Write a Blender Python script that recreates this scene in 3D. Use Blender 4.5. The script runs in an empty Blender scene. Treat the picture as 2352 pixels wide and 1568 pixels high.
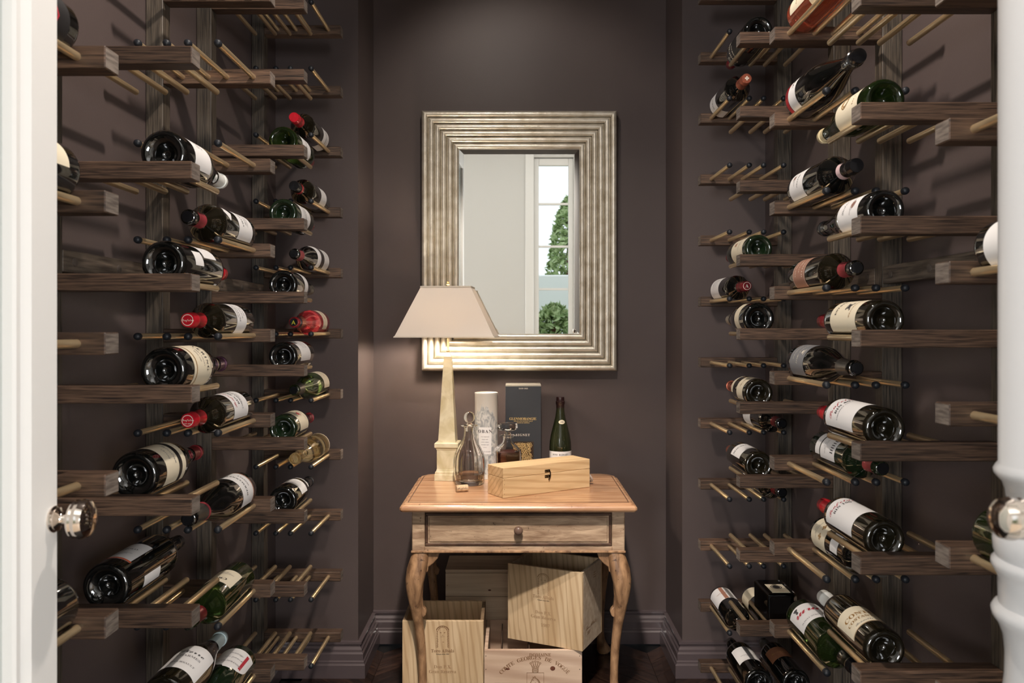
import bpy, bmesh, math, random
from mathutils import Vector, Matrix
random.seed(7)
SC = bpy.context.scene
COL = SC.collection
R = math.radians
CAMH = 1.254
F = 1870.0
CX, CY = 1184.0, 755.0
# ------------------------------------------------------------------ camera, light, exposure
cam_data = bpy.data.cameras.new('camera')
cam = bpy.data.objects.new('camera', cam_data); COL.objects.link(cam)
cam.location = (0, 0, CAMH); cam.rotation_euler = (R(90), 0, 0)
cam_data.sensor_width = 36; cam_data.lens = 36*F/2352
cam_data.shift_x = -(CX-1176)/2352; cam_data.shift_y = -(784-CY)/2352
cam_data.clip_start = .05; cam_data.clip_end = 100
cam_data.dof.use_dof = True; cam_data.dof.focus_distance = 2.3; cam_data.dof.aperture_fstop = 8
SC.camera = cam
SC.view_settings.view_transform = 'Standard'; SC.view_settings.look = 'None'
SC.view_settings.gamma = 1; SC.view_settings.use_curve_mapping = False
SC.view_settings.exposure = 0.27
world = bpy.data.worlds.new('sky'); SC.world = world; world.use_nodes = True
bg = world.node_tree.nodes['Background']; bg.inputs[0].default_value = (.86, .93, 1, 1); bg.inputs[1].default_value = 1.3

def light(name, kind, loc, energy, color=(1, 1, 1), aim=None, **kw):
    d = bpy.data.lights.new(name, kind); d.energy = energy; d.color = color
    for k, v in kw.items(): setattr(d, k, v)
    o = bpy.data.objects.new(name, d); COL.objects.link(o); o.location = loc
    if aim is not None:
        o.rotation_euler = (Vector(aim)-Vector(loc)).to_track_quat('-Z', 'Y').to_euler()
    return o
WARM = (1, .89, .80)
light('closet_downlight', 'SPOT', (.02, 1.30, 2.74), 78, WARM, (.0, 1.45, 0), spot_size=R(140), spot_blend=.5, shadow_soft_size=.03)
light('table_fill_spot', 'SPOT', (.0, .95, 2.74), 230, WARM, (.0, 2.72, .40), spot_size=R(36), spot_blend=.8, shadow_soft_size=.05)  # added narrow spot that brightens table and crates, not a known fitting
light('back_downlight', 'SPOT', (-.12, 2.25, 2.74), 16, WARM, (.02, 3.25, 1.85), spot_size=R(78), spot_blend=.6, shadow_soft_size=.035)
light('room_fill_light', 'AREA', (0, -1.4, 3.5), 12, (1, .97, .94), (0, -1.4, 0), shape='RECTANGLE', size=2.2, size_y=1.6)  # added overhead fill for the white room, no known ceiling fixture
for _x in (-1.75, 1.85):
    light('front_fill_panel', 'AREA', (_x, -2.93, 1.40), 135, (.94, .965, 1), (_x*.55, 1.2, 1.25), shape='RECTANGLE', size=1.2, size_y=1.2)  # added fill panels shining into the closet; the rear wall has no windows here

# ------------------------------------------------------------------ helpers
def lin(c):
    return tuple(((v/255)/12.92 if v/255 <= .04045 else ((v/255+.055)/1.055)**2.4) for v in c)+(1,)
MATS = {}
def mat(name, rgb, rough=.5, metal=0, trans=0, ior=1.45, spec=.5, coat=0, noise=0, nscale=8, stretch=(1, 1, 1), rgb2=None, bump=0, bscale=60, contrast=None, nrm=None, detail=4, rand=0, dist=0):
    if name in MATS: return MATS[name]
    m = bpy.data.materials.new(name); m.use_nodes = True; nt = m.node_tree; b = nt.nodes['Principled BSDF']
    b.inputs['Base Color'].default_value = lin(rgb)
    b.inputs['Roughness'].default_value = rough; b.inputs['Metallic'].default_value = metal
    b.inputs['Transmission Weight'].default_value = trans; b.inputs['IOR'].default_value = ior
    b.inputs['Specular IOR Level'].default_value = spec; b.inputs['Coat Weight'].default_value = coat
    if rgb2 or bump:
        tc = nt.nodes.new('ShaderNodeTexCoord'); mp = nt.nodes.new('ShaderNodeMapping'); mp.inputs['Scale'].default_value = stretch
        src = tc.outputs['Object']
        if rand:
            oi = nt.nodes.new('ShaderNodeObjectInfo'); mu = nt.nodes.new('ShaderNodeMath'); mu.operation = 'MULTIPLY'; mu.inputs[1].default_value = 37
            nt.links.new(oi.outputs['Random'], mu.inputs[0])
            va = nt.nodes.new('ShaderNodeVectorMath'); va.operation = 'ADD'
            nt.links.new(src, va.inputs[0]); nt.links.new(mu.outputs[0], va.inputs[1]); src = va.outputs[0]
        nt.links.new(src, mp.inputs[0])
    if rgb2:
        n = nt.nodes.new('ShaderNodeTexNoise'); n.inputs['Scale'].default_value = nscale; n.inputs['Detail'].default_value = detail; n.inputs['Distortion'].default_value = dist
        nt.links.new(mp.outputs[0], n.inputs[0])
        r = nt.nodes.new('ShaderNodeValToRGB'); lo, hi = contrast or (.35, .65)
        r.color_ramp.elements[0].position = lo; r.color_ramp.elements[1].position = hi
        r.color_ramp.elements[0].color = lin(rgb); r.color_ramp.elements[1].color = lin(rgb2)
        nt.links.new(n.outputs[0], r.inputs[0]); out = r.outputs[0]
        if rand:
            hs = nt.nodes.new('ShaderNodeHueSaturation'); mr = nt.nodes.new('ShaderNodeMapRange')
            mr.inputs[3].default_value = 1-rand; mr.inputs[4].default_value = 1+rand
            nt.links.new(oi.outputs['Random'], mr.inputs[0]); nt.links.new(mr.outputs[0], hs.inputs['Value'])
            nt.links.new(out, hs.inputs['Color']); out = hs.outputs[0]
        nt.links.new(out, b.inputs['Base Color'])
    if bump:
        n2 = nt.nodes.new('ShaderNodeTexNoise'); n2.inputs['Scale'].default_value = bscale; n2.inputs['Detail'].default_value = 3
        nt.links.new(mp.outputs[0], n2.inputs[0])
        bp = nt.nodes.new('ShaderNodeBump'); bp.inputs['Strength'].default_value = bump; bp.inputs['Distance'].default_value = .002
        nt.links.new(n2.outputs[0], bp.inputs['Height']); nt.links.new(bp.outputs[0], b.inputs['Normal'])
    MATS[name] = m
    return m

def add_grain(m, axis, freq, dark, strength=.5, dist=3.0):
    """wavy growth-ring lines across a pale board (a wood's own figure)"""
    nt = m.node_tree; b = nt.nodes['Principled BSDF']; cur = b.inputs['Base Color'].links[0].from_socket
    tc = nt.nodes.new('ShaderNodeTexCoord'); mp = nt.nodes.new('ShaderNodeMapping')
    mp.inputs['Scale'].default_value = [(1 if axis != a else .12) for a in 'XYZ']
    nt.links.new(tc.outputs['Object'], mp.inputs[0])
    w = nt.nodes.new('ShaderNodeTexWave'); w.wave_type = 'BANDS'; w.bands_direction = 'DIAGONAL'
    w.inputs['Scale'].default_value = freq; w.inputs['Distortion'].default_value = dist; w.inputs['Detail'].default_value = 2; w.inputs['Detail Scale'].default_value = 1.2
    nt.links.new(mp.outputs[0], w.inputs[0])
    cr = nt.nodes.new('ShaderNodeValToRGB'); cr.color_ramp.elements[0].position = .55; cr.color_ramp.elements[1].position = 1
    cr.color_ramp.elements[0].color = (0, 0, 0, 1); cr.color_ramp.elements[1].color = (strength,)*3+(1,)
    nt.links.new(w.outputs['Fac'], cr.inputs[0])
    mx = nt.nodes.new('ShaderNodeMix'); mx.data_type = 'RGBA'
    nt.links.new(cr.outputs[0], mx.inputs[0]); nt.links.new(cur, mx.inputs[6]); mx.inputs[7].default_value = lin(dark)
    nt.links.new(mx.outputs[2], b.inputs['Base Color'])
    return m

def link(name, me, m=None, parent=None, loc=(0, 0, 0), rot=(0, 0, 0)):
    o = bpy.data.objects.new(name, me); COL.objects.link(o)
    if m is not None and not me.materials: me.materials.append(m)
    if parent is not None: o.parent = parent
    o.location = loc; o.rotation_euler = rot
    return o
def thing(name, label, cat, loc=(0, 0, 0), rot=(0, 0, 0), group=None):
    o = bpy.data.objects.new(name, None); COL.objects.link(o); o.location = loc; o.rotation_euler = rot
    o.empty_display_size = .02
    o['label'] = label; o['category'] = cat
    if group: o['group'] = group
    return o
def tag(o, label, cat, group=None):
    o['label'] = label; o['category'] = cat
    if group: o['group'] = group
    return o
def struct(o): o['kind'] = 'structure'; return o

def mk(name, verts, faces, smooth=False, sharp=None):
    me = bpy.data.meshes.new(name); me.from_pydata([tuple(v) for v in verts], [], faces); me.update()
    if smooth:
        me.polygons.foreach_set('use_smooth', [True]*len(me.polygons))
        try: me.set_sharp_from_angle(angle=R(sharp or 40))
        except Exception: pass
    return me
def box_me(name, x0, x1, y0, y1, z0, z1, bevel=0, seg=1):
    bm = bmesh.new()
    vs = [bm.verts.new((x, y, z)) for x in (x0, x1) for y in (y0, y1) for z in (z0, z1)]
    for f in ((0, 1, 3, 2), (4, 6, 7, 5), (0, 4, 5, 1), (2, 3, 7, 6), (0, 2, 6, 4), (1, 5, 7, 3)):
        bm.faces.new([vs[i] for i in f])
    if bevel: bmesh.ops.bevel(bm, geom=list(bm.edges), offset=bevel, segments=seg, affect='EDGES', profile=.5)
    bmesh.ops.recalc_face_normals(bm, faces=bm.faces)
    me = bpy.data.meshes.new(name); bm.to_mesh(me); bm.free(); return me
def lathe(prof, n=32, mod=None):
    """revolve (r, z) points round Z; mod(i_profile, angle) scales the radius"""
    v = []; f = []; idx = []
    for i, (r, z) in enumerate(prof):
        if r <= 1e-7: idx.append([len(v)]*n); v.append((0, 0, z))
        else:
            row = []
            for k in range(n):
                a = 2*math.pi*k/n; s = mod(i, a) if mod else 1
                row.append(len(v)); v.append((r*s*math.cos(a), r*s*math.sin(a), z))
            idx.append(row)
    for i in range(len(prof)-1):
        A, B = idx[i], idx[i+1]
        for k in range(n):
            q = [A[k], A[(k+1) % n], B[(k+1) % n], B[k]]
            q2 = []
            for t in q:
                if t not in q2: q2.append(t)
            if len(q2) > 2: f.append(q2)
    return v, f
def lathe_me(name, prof, n=32, mod=None, sharp=40):
    v, f = lathe(prof, n, mod); me = mk(name, v, f, True, sharp)
    bm = bmesh.new(); bm.from_mesh(me); bmesh.ops.recalc_face_normals(bm, faces=bm.faces); bm.to_mesh(me); bm.free()
    return me
def loft_me(name, rings, smooth=True, sharp=40, cap=True):
    n = len(rings[0]); v = [p for r in rings for p in r]; f = []
    for i in range(len(rings)-1):
        for k in range(n):
            f.append([i*n+k, i*n+(k+1) % n, (i+1)*n+(k+1) % n, (i+1)*n+k])
    if cap: f.append(list(range(n))[::-1]); f.append([(len(rings)-1)*n+k for k in range(n)])
    me = mk(name, v, f, smooth, sharp)
    bm = bmesh.new(); bm.from_mesh(me); bmesh.ops.recalc_face_normals(bm, faces=bm.faces); bm.to_mesh(me); bm.free()
    return me
def tube_me(name, pts, r, n=10):
    rings = []; up = Vector((0, 0, 1))
    P = [Vector(p) for p in pts]; prev = None
    for i, p in enumerate(P):
        t = (P[min(i+1, len(P)-1)]-P[max(i-1, 0)]).normalized()
        a = t.cross(up if abs(t.dot(up)) < .95 else Vector((1, 0, 0))).normalized()
        if prev is not None and a.dot(prev) < 0: a = -a
        prev = a; b = t.cross(a)
        rr = r[i] if isinstance(r, (list, tuple)) else r
        rings.append([p+rr*(math.cos(2*math.pi*k/n)*a+math.sin(2*math.pi*k/n)*b) for k in range(n)])
    return loft_me(name, rings)
def prism_me(name, poly, d0, d1, axis='Y'):
    n = len(poly)
    def P(u, w, d): return (u, d, w) if axis == 'Y' else ((d, u, w) if axis == 'X' else (u, w, d))
    v = [P(u, w, d0) for u, w in poly]+[P(u, w, d1) for u, w in poly]
    f = [list(range(n))[::-1], [n+k for k in range(n)]]+[[k, (k+1) % n, n+(k+1) % n, n+k] for k in range(n)]
    me = mk(name, v, f); bm = bmesh.new(); bm.from_mesh(me); bmesh.ops.recalc_face_normals(bm, faces=bm.faces); bm.to_mesh(me); bm.free(); return me

# lettering: outlines of the default font, flattened to a mesh once and cached
def sty(s, st):
    if st == 'plain': return s
    base = {'serif': 0x1D400, 'script': 0x1D4D0}[st]; o = ''
    for c in s:
        if 'A' <= c <= 'Z': o += chr(base+ord(c)-65)
        elif 'a' <= c <= 'z': o += chr(base+26+ord(c)-97)
        elif c.isdigit() and c.isascii() and st == 'serif': o += chr(0x1D7CE+int(c))
        else: o += c
    return o
TXT = {}
def text_geo(s, st='serif', space=1.0):
    key = (s, st, space)
    if key not in TXT:
        c = bpy.data.curves.new('lettering', 'FONT'); c.body = sty(s, st); c.resolution_u = 2; c.space_character = space
        o = bpy.data.objects.new('lettering', c); COL.objects.link(o); bpy.context.view_layer.update()
        me = bpy.data.meshes.new_from_object(o.evaluated_get(bpy.context.evaluated_depsgraph_get()))
        vs = [v.co.copy() for v in me.vertices]; fs = [list(p.vertices) for p in me.polygons]
        if vs:
            xm = (min(v.x for v in vs)+max(v.x for v in vs))/2
            vs = [(v.x-xm, v.y-.33) for v in vs]
        bpy.data.objects.remove(o); bpy.data.curves.remove(c); bpy.data.meshes.remove(me)
        TXT[key] = (vs, fs)
    return TXT[key]
def text_flat(lines):
    """lines: (string, x, y, size, style[, spacing]) -> verts2d, faces"""
    V = []; FC = []
    for ln in lines:
        s, x, y, size, st = ln[:5]
        if st == 'ring':
            vs = [(r*math.cos(k*math.pi/16), r*math.sin(k*math.pi/16)) for k in range(32) for r in (.90, 1.0)]; fs = [[2*k, 2*k+1, (2*k+3) % 64, (2*k+2) % 64] for k in range(32)]
        else: vs, fs = text_geo(s, st, ln[5] if len(ln) > 5 else 1.0)
        o = len(V); V += [(x+a*size, y+b*size) for a, b in vs]; FC += [[i+o for i in q] for q in fs]
    return V, FC
def decal(name, V, FC, m, parent, origin, ux, uy, lift=.0004):
    ux = Vector(ux); uy = Vector(uy); nrm = ux.cross(uy).normalized(); origin = Vector(origin)
    me = mk(name, [origin+ux*a+uy*b+nrm*lift for a, b in V], FC)
    return link(name, me, m, parent)

# ------------------------------------------------------------------ materials
M_wall = mat('aubergine_paint', (75, 64, 62), .5, bump=.12, bscale=300, rgb2=(80, 69, 66), nscale=3)
M_trim = mat('aubergine_gloss_paint', (80, 70, 71), .28, coat=.2)
M_white = mat('white_paint', (226, 224, 220), .45)
M_whitewall = mat('white_wall_paint', (206, 204, 200), .7)
M_ceil = mat('ceiling_paint', (120, 112, 110), .8)
M_floor = mat('dark_oak', (26, 17, 13), .25, rgb2=(58, 38, 28), nscale=3, stretch=(3, 30, 3), rand=.35, bump=.15, coat=.3)
M_floor2 = mat('pale_floor', (176, 158, 138), .4, rgb2=(190, 172, 150), nscale=3)
M_rail = mat('stained_rail', (32, 23, 18), .48, rgb2=(98, 75, 59), nscale=6, stretch=(2.6, 52, 52), rand=.25, bump=.35, bscale=10, contrast=(.3, .72), detail=7, dist=.4)
M_raild = mat('stained_cut_end', (84, 74, 67), .7, rgb2=(122, 111, 101), nscale=10, stretch=(30, 3, 26), rand=.15, bump=.3)
M_post = mat('stained_post', (34, 29, 25), .5, rgb2=(90, 80, 68), nscale=6, stretch=(44, 44, 2), rand=.15, bump=.35, bscale=10, contrast=(.3, .72), detail=7, dist=.4)
M_board = mat('stained_board', (62, 53, 46), .5, rgb2=(108, 95, 82), nscale=6, stretch=(26, 1.6, 26), bump=.3, detail=7)
M_brass = mat('brushed_brass', (238, 212, 168), .29, metal=.86, bump=.1, bscale=200)
M_rubber = mat('black_rubber', (24, 27, 32), .5)
M_bolt = mat('bolt_plug', (84, 74, 66), .6)
M_glassk = mat('dark_bottle_glass', (9, 10, 9), .045, spec=.8, coat=.5)
M_glassb = mat('brown_black_glass', (20, 17, 9), .05, spec=.8, coat=.5)
M_glassg = mat('green_bottle_glass', (62, 84, 40), .03, trans=.9, ior=1.42)
M_glassdg = mat('deep_green_glass', (18, 30, 16), .05, spec=.8, coat=.4)
M_glassc = mat('smoky_clear_glass', (205, 186, 150), .02, trans=1, ior=1.3)
M_glassr = mat('rose_wine_glass', (226, 70, 80), .03, trans=.8, ior=1.36)
M_glassa = mat('amber_rose_glass', (232, 120, 80), .03, trans=.85, ior=1.36)
M_paper = mat('label_paper', (226, 223, 220), .6)
M_cream = mat('label_cream', (222, 210, 184), .6)
M_grey = mat('label_grey', (122, 122, 124), .5)
M_tan = mat('label_tan', (158, 112, 92), .5)
M_brown = mat('label_brown', (122, 78, 52), .6)
M_dklab = mat('label_black', (34, 32, 32), .5)
M_ink = mat('ink_black', (52, 48, 50), .6)
M_inkg = mat('ink_grey', (128, 124, 126), .6)
M_inkr = mat('ink_red', (176, 40, 56), .6)
M_inkp = mat('ink_pale', (216, 206, 190), .6)
M_inkgold = mat('ink_gold', (150, 112, 62), .45)
M_inko = mat('ink_orange', (206, 92, 52), .5)
C_red = mat('foil_red', (186, 24, 40), .3, metal=.25, coat=.4)
C_dkred = mat('foil_dark_red', (122, 30, 38), .32, metal=.4)
C_rose = mat('foil_rose', (168, 66, 74), .32, metal=.4)
C_black = mat('foil_black', (16, 16, 18), .25, coat=.4)
C_purple = mat('foil_purple', (78, 46, 66), .28, metal=.6)
C_grey = mat('foil_grey', (92, 88, 82), .35, metal=.6)
C_cream = mat('foil_cream', (204, 188, 150), .4, metal=.3)
C_white = mat('foil_white', (214, 214, 208), .4)
C_copper = mat('foil_copper', (170, 96, 74), .35, metal=.6)
C_wire = mat('foil_silver', (180, 172, 160), .35, metal=.8, bump=1, bscale=400)
C_blue = mat('foil_navy', (40, 42, 62), .35, metal=.3)
C_pale = mat('foil_pale_blue', (176, 192, 194), .4, metal=.2)
M_silver = mat('silver_leaf', (232, 226, 212), .36, metal=.6, rgb2=(202, 192, 172), nscale=26, stretch=(1, 1, 1), bump=.35, bscale=90, contrast=(.4, .75))
M_mirror = mat('mirror_glass', (236, 238, 236), .0, metal=1)
M_honey = mat('polished_honey_wood', (164, 118, 84), .26, rgb2=(208, 166, 128), nscale=3.5, stretch=(1.6, 18, 6), coat=.25, detail=6, bump=.08, contrast=(.32, .7), dist=.3)
M_apron = mat('worn_walnut', (142, 114, 90), .4, rgb2=(208, 180, 150), nscale=4, stretch=(2.5, 9, 14), detail=8, bump=.4, bscale=30, contrast=(.3, .7), dist=.8)
M_leg = mat('worn_leg_wood', (112, 82, 58), .38, rgb2=(186, 146, 108), nscale=5, stretch=(9, 9, 3), detail=8, bump=.45, bscale=30, contrast=(.32, .68), dist=.5)
M_bead = mat('dark_bead_wood', (62, 44, 34), .4, rgb2=(96, 70, 54), nscale=9, stretch=(3, 3, 3))
M_knobw = mat('wooden_knob', (104, 82, 70), .3, rgb2=(128, 104, 90), nscale=20)
M_pine = add_grain(mat('pine_vertical', (204, 174, 134), .55, rgb2=(226, 200, 162), nscale=3, stretch=(12, 12, .8), rand=.05), 'Z', 30, (162, 124, 86), .42, 3.4)
M_pineh = add_grain(mat('pine_horizontal', (180, 152, 118), .55, rgb2=(204, 176, 140), nscale=3, stretch=(.8, 12, 12), rand=.05), 'X', 12, (148, 110, 78), .35, 2.5)
M_pinebox = add_grain(mat('pine_box', (204, 172, 128), .45, rgb2=(222, 192, 148), nscale=3, stretch=(.8, 10, 10)), 'X', 26, (172, 130, 86), .45, 2.2)
M_pineback = mat('weathered_pine', (200, 178, 152), .6, rgb2=(222, 204, 180), nscale=4, stretch=(.8, 14, 14), rand=.08)
M_pink = add_grain(mat('pinkish_pine', (208, 178, 152), .55, rgb2=(228, 202, 178), nscale=3, stretch=(.9, 9, 9), rand=.05), 'X', 9, (160, 120, 96), .4, 3)
M_burn = mat('burnt_mark', (138, 104, 74), .7)
M_burnl = mat('faint_burnt_mark', (168, 136, 102), .7)
M_knot = mat('pine_knot', (92, 52, 40), .5, rgb2=(128, 80, 60), nscale=60)
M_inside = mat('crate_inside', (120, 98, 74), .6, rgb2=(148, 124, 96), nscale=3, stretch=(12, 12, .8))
M_divider = mat('dark_divider', (64, 48, 40), .35, rgb2=(92, 74, 62), nscale=8, stretch=(2, 2, 20))
M_marble = mat('cream_marble', (196, 182, 142), .3, rgb2=(224, 214, 184), nscale=14, detail=8, coat=.2, contrast=(.35, .6), dist=1.2)
M_crystal = mat('crystal', (255, 253, 250), .0, trans=1, ior=1.34)
M_spirit = mat('whisky', (214, 130, 96), .0, trans=1, ior=1.36)
M_dregs = mat('pale_spirit', (252, 240, 228), .0, trans=1, ior=1.36)
M_cork = mat('cork', (186, 156, 122), .8, rgb2=(214, 188, 154), nscale=120, bump=.4, bscale=300)
M_card = mat('charcoal_card', (46, 49, 54), .5)
M_cardtop = mat('card_lid_edge', (150, 144, 132), .5)
M_tubeg = mat('pale_tin', (206, 200, 190), .45)
M_gold = mat('gold_foil', (226, 194, 130), .3, metal=.7)
M_bronze = mat('antique_bronze', (48, 36, 28), .35, metal=.8)
M_rope = mat('white_rope', (228, 226, 222), .8, bump=1, bscale=200, stretch=(1, 1, 1))
M_nickel = mat('polished_nickel', (222, 212, 202), .1, metal=1)
M_pane = mat('door_pane', (196, 202, 198), .12, coat=.5)
M_leaf = mat('hedge_leaf', (126, 152, 92), .6, rgb2=(186, 200, 150), nscale=14)
M_stone = mat('pale_render', (236, 236, 232), .8)
M_lawn = mat('lawn', (96, 120, 70), .8, rgb2=(120, 140, 84), nscale=20)
M_winglass = mat('window_glass', (255, 255, 255), 0, trans=1, ior=1.02)
def shade_material():
    m = bpy.data.materials.new('linen_shade'); m.use_nodes = True; nt = m.node_tree; nt.nodes.clear()
    o = nt.nodes.new('ShaderNodeOutputMaterial'); d = nt.nodes.new('ShaderNodeBsdfDiffuse'); t = nt.nodes.new('ShaderNodeBsdfTranslucent'); x = nt.nodes.new('ShaderNodeMixShader')
    d.inputs[0].default_value = lin((240, 232, 222)); t.inputs[0].default_value = lin((240, 230, 218)); x.inputs[0].default_value = .11
    nt.links.new(d.outputs[0], x.inputs[1]); nt.links.new(t.outputs[0], x.inputs[2]); nt.links.new(x.outputs[0], o.inputs[0]); return m
M_shade = shade_material()

def add_speckle(m, scale, dark, lo=.66, hi=.74):
    nt = m.node_tree; b = nt.nodes['Principled BSDF']; cur = b.inputs['Base Color'].links[0].from_socket
    tc = nt.nodes.new('ShaderNodeTexCoord'); n = nt.nodes.new('ShaderNodeTexNoise'); n.inputs['Scale'].default_value = scale; n.inputs['Detail'].default_value = 3; n.inputs['Roughness'].default_value = .7
    nt.links.new(tc.outputs['Object'], n.inputs[0])
    cr = nt.nodes.new('ShaderNodeValToRGB'); cr.color_ramp.elements[0].position = lo; cr.color_ramp.elements[1].position = hi
    cr.color_ramp.elements[0].color = (0, 0, 0, 1); cr.color_ramp.elements[1].color = (.85, .85, .85, 1)
    nt.links.new(n.outputs[0], cr.inputs[0]); mx = nt.nodes.new('ShaderNodeMix'); mx.data_type = 'RGBA'
    nt.links.new(cr.outputs[0], mx.inputs[0]); nt.links.new(cur, mx.inputs[6]); mx.inputs[7].default_value = lin(dark)
    nt.links.new(mx.outputs[2], b.inputs['Base Color'])
add_speckle(M_apron, 70, (58, 42, 34)); add_speckle(M_leg, 62, (48, 32, 26), .62, .70); add_speckle(M_honey, 45, (92, 60, 42), .68, .76)
# ------------------------------------------------------------------ closet shell
XL, XR = -.869, .905          # side walls
YF, YB = 2.95, 3.27           # pilaster face, back wall
NL, NR = -.570, .604          # niche returns
CEIL = 2.78
def wall(name, x0, x1, y0, y1, z0=0, z1=CEIL, m=M_wall): return struct(link(name, box_me(name, x0, x1, y0, y1, z0, z1), m))
wall('wall_left', XL-.1, XL, .40, YF+.45)
wall('wall_right', XR, XR+.1, .40, YF+.45)
wall('wall_left_pilaster', XL, NL, YF, YB+.12)
wall('wall_right_pilaster', NR, XR, YF, YB+.12)
wall('wall_back', NL, NR, YB, YB+.12)
struct(link('ceiling', box_me('ceiling', XL-.1, XR+.1, .40, YF+.45, CEIL, CEIL+.1), M_ceil))

# baseboards: one moulded section swept along each run
BASE = [(0, 0), (.030, 0), (.030, .046), (.026, .052), (.026, .058), (.022, .062), (.022, .084), (.017, .090), (.0165, .098), (.010, .106), (.010, .112), (.014, .116), (.014, .124), (0, .126)]
def baseboard(name, path):
    """path: xy points, room on the right-hand side of travel"""
    P = [Vector(p) for p in path]; rings = []
    def nrm(a, b): d = (b-a).normalized(); return Vector((d.y, -d.x))
    for i, p in enumerate(P):
        if i == 0: n = nrm(P[0], P[1])
        elif i == len(P)-1: n = nrm(P[-2], P[-1])
        else:
            n1, n2 = nrm(P[i-1], p), nrm(p, P[i+1]); n = (n1+n2); n = n/(n.dot(n1))
        rings.append([(p.x+n.x*u, p.y+n.y*u, w) for u, w in BASE])
    return struct(link(name, loft_me(name, rings, smooth=False), M_trim))
baseboard('baseboard_left', [(XL, 2.735), (XL, YF), (NL, YF), (NL, YB)][:3]+[(NL, YB-.031)])
baseboard('baseboard_back', [(NL, YB), (NR, YB)])
baseboard('baseboard_right', [(NR, YB-.031), (NR, YF), (XR, YF), (XR, 2.735)])
for nm, x, ys in (('baseboard_left', XL, ((2.265, 2.675), (1.96, 2.21), (1.495, 1.905), (.5, 1.44))), ('baseboard_right', XR, ((2.245, 2.655), (1.95, 2.19), (1.475, 1.895), (.5, 1.42)))):
    for a, b in ys:
        baseboard(nm, [(x, a), (x, b)] if x < 0 else [(x, b), (x, a)])

# floor: dark chevron parquet, planks one by one where the photograph shows them
fl = struct(link('floor', box_me('floor', XL-.1, XR+.1, .40, YB+.12, -.05, -.012), mat('floor_bed', (14, 10, 8), .6)))
pw, pl = .075, .36
i = 0
ang = R(45); ca, sa = math.cos(ang), math.sin(ang)
plank = []
hw = pl*ca
for colm in range(-4, 5):
    x0 = colm*hw; s = 1 if colm % 2 == 0 else -1
    y = 1.35
    while y < YB+.3:
        # parallelogram plank between x0 and x0+hw, rising with slope s
        dy = pw/ca-.0012
        x1 = x0+hw-.0012
        pts = [(x0, y+(0 if s > 0 else hw)), (x1, y+(hw if s > 0 else 0)), (x1, y+dy+(hw if s > 0 else 0)), (x0, y+dy+(0 if s > 0 else hw))]
        y += pw/ca
        if max(p[0] for p in pts) > XR+.04 or min(p[0] for p in pts) < XL-.06: pass
        cxm = sum(p[0] for p in pts)/4; cym = sum(p[1] for p in pts)/4
        if cym > YB+.02 or cxm < XL-.02 or cxm > XR+.02: continue
        if abs(cxm) < .55 or True:
            me = prism_me('plank', [(p[0]-cxm, p[1]-cym) for p in pts], -.012, 0, 'Z')
            rz = ang*s
            # turn mesh so the local X runs along the plank for the grain
            for v in me.vertices:
                xx, yy = v.co.x, v.co.y; v.co.x = xx*math.cos(rz)+yy*math.sin(rz); v.co.y = -xx*math.sin(rz)+yy*math.cos(rz)
            link('plank', me, mat('parquet_plank', (24, 16, 13), .22, rgb2=(62, 42, 32), nscale=5, stretch=(2, 24, 2), rand=.45, bump=.15, coat=.3, detail=6), fl, (cxm, cym, 0), (0, 0, rz))

# ------------------------------------------------------------------ the white room behind the camera (seen in the mirror)
RX0, RX1, RY0, RH = -3.2, 3.2, -3.0, 3.62
wall('wall_front', RX0, XL-.1, .28, .40, 0, RH, M_whitewall)
wall('wall_front', XR+.1, RX1, .28, .40, 0, RH, M_whitewall)
wall('wall_front', XL-.1, -.66, .28, .40, 0, 2.66, M_whitewall)
wall('wall_front', .68, XR+.1, .28, .40, 0, 2.66, M_whitewall)
wall('wall_front', XL-.1, XR+.1, .28, .40, 2.66, RH, M_whitewall)
wall('wall_room_left', RX0-.1, RX0, RY0, .40, 0, RH, M_whitewall)
wall('wall_room_right', RX1, RX1+.1, RY0, .40, 0, RH, M_whitewall)
WX0, WX1, WZ1 = .215, .68, 3.26
wall('wall_rear', RX0, WX0, RY0-.15, RY0, 0, RH, M_whitewall)
wall('wall_rear', WX1, RX1, RY0-.15, RY0, 0, RH, M_whitewall)
wall('wall_rear', WX0, WX1, RY0-.15, RY0, WZ1, RH, M_whitewall)
struct(link('ceiling_room', box_me('ceiling_room', RX0-.1, RX1+.1, RY0-.15, .40, RH, RH+.1), M_whitewall))
struct(link('floor_room', box_me('floor_room', RX0-.1, RX1+.1, RY0-.15, .40, -.05, 0), M_floor2))
dr = struct(bpy.data.objects.new('door_1', None)); COL.objects.link(dr); dr.location = ((WX0+WX1)/2, RY0, 0)
def dpart(nm, x0, x1, y0, y1, z0, z1, m=M_white, b=.004): return link(nm, box_me(nm, x0-dr.location.x, x1-dr.location.x, y0, y1, z0, z1, b), m, dr)
for x in (WX0, WX1-.06): dpart('frame', x+.001, x+.059, -.10, -.03, .01, WZ1-.01)
dpart('frame', WX0+.06, WX1-.06, -.10, -.03, WZ1-.09, WZ1-.01)
dpart('frame', WX0+.06, WX1-.06, -.10, -.03, .01, .25)
for z in (.73, 1.22, 1.72, 2.22, 2.72): dpart('glazing_bar', WX0+.06, WX1-.06, -.085, -.045, z-.012, z+.012, b=0)
dpart('pane', WX0+.05, WX1-.05, -.068, -.064, .2, WZ1-.05, M_winglass, 0)
for x0, x1 in ((WX0-.10, WX0-.001), (WX1+.001, WX1+.10)): dpart('architrave', x0, x1, .001, .03, 0, WZ1+.1)
dpart('architrave', WX0-.1, WX1+.1, .001, .035, WZ1+.10, WZ1+.2)
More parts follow.
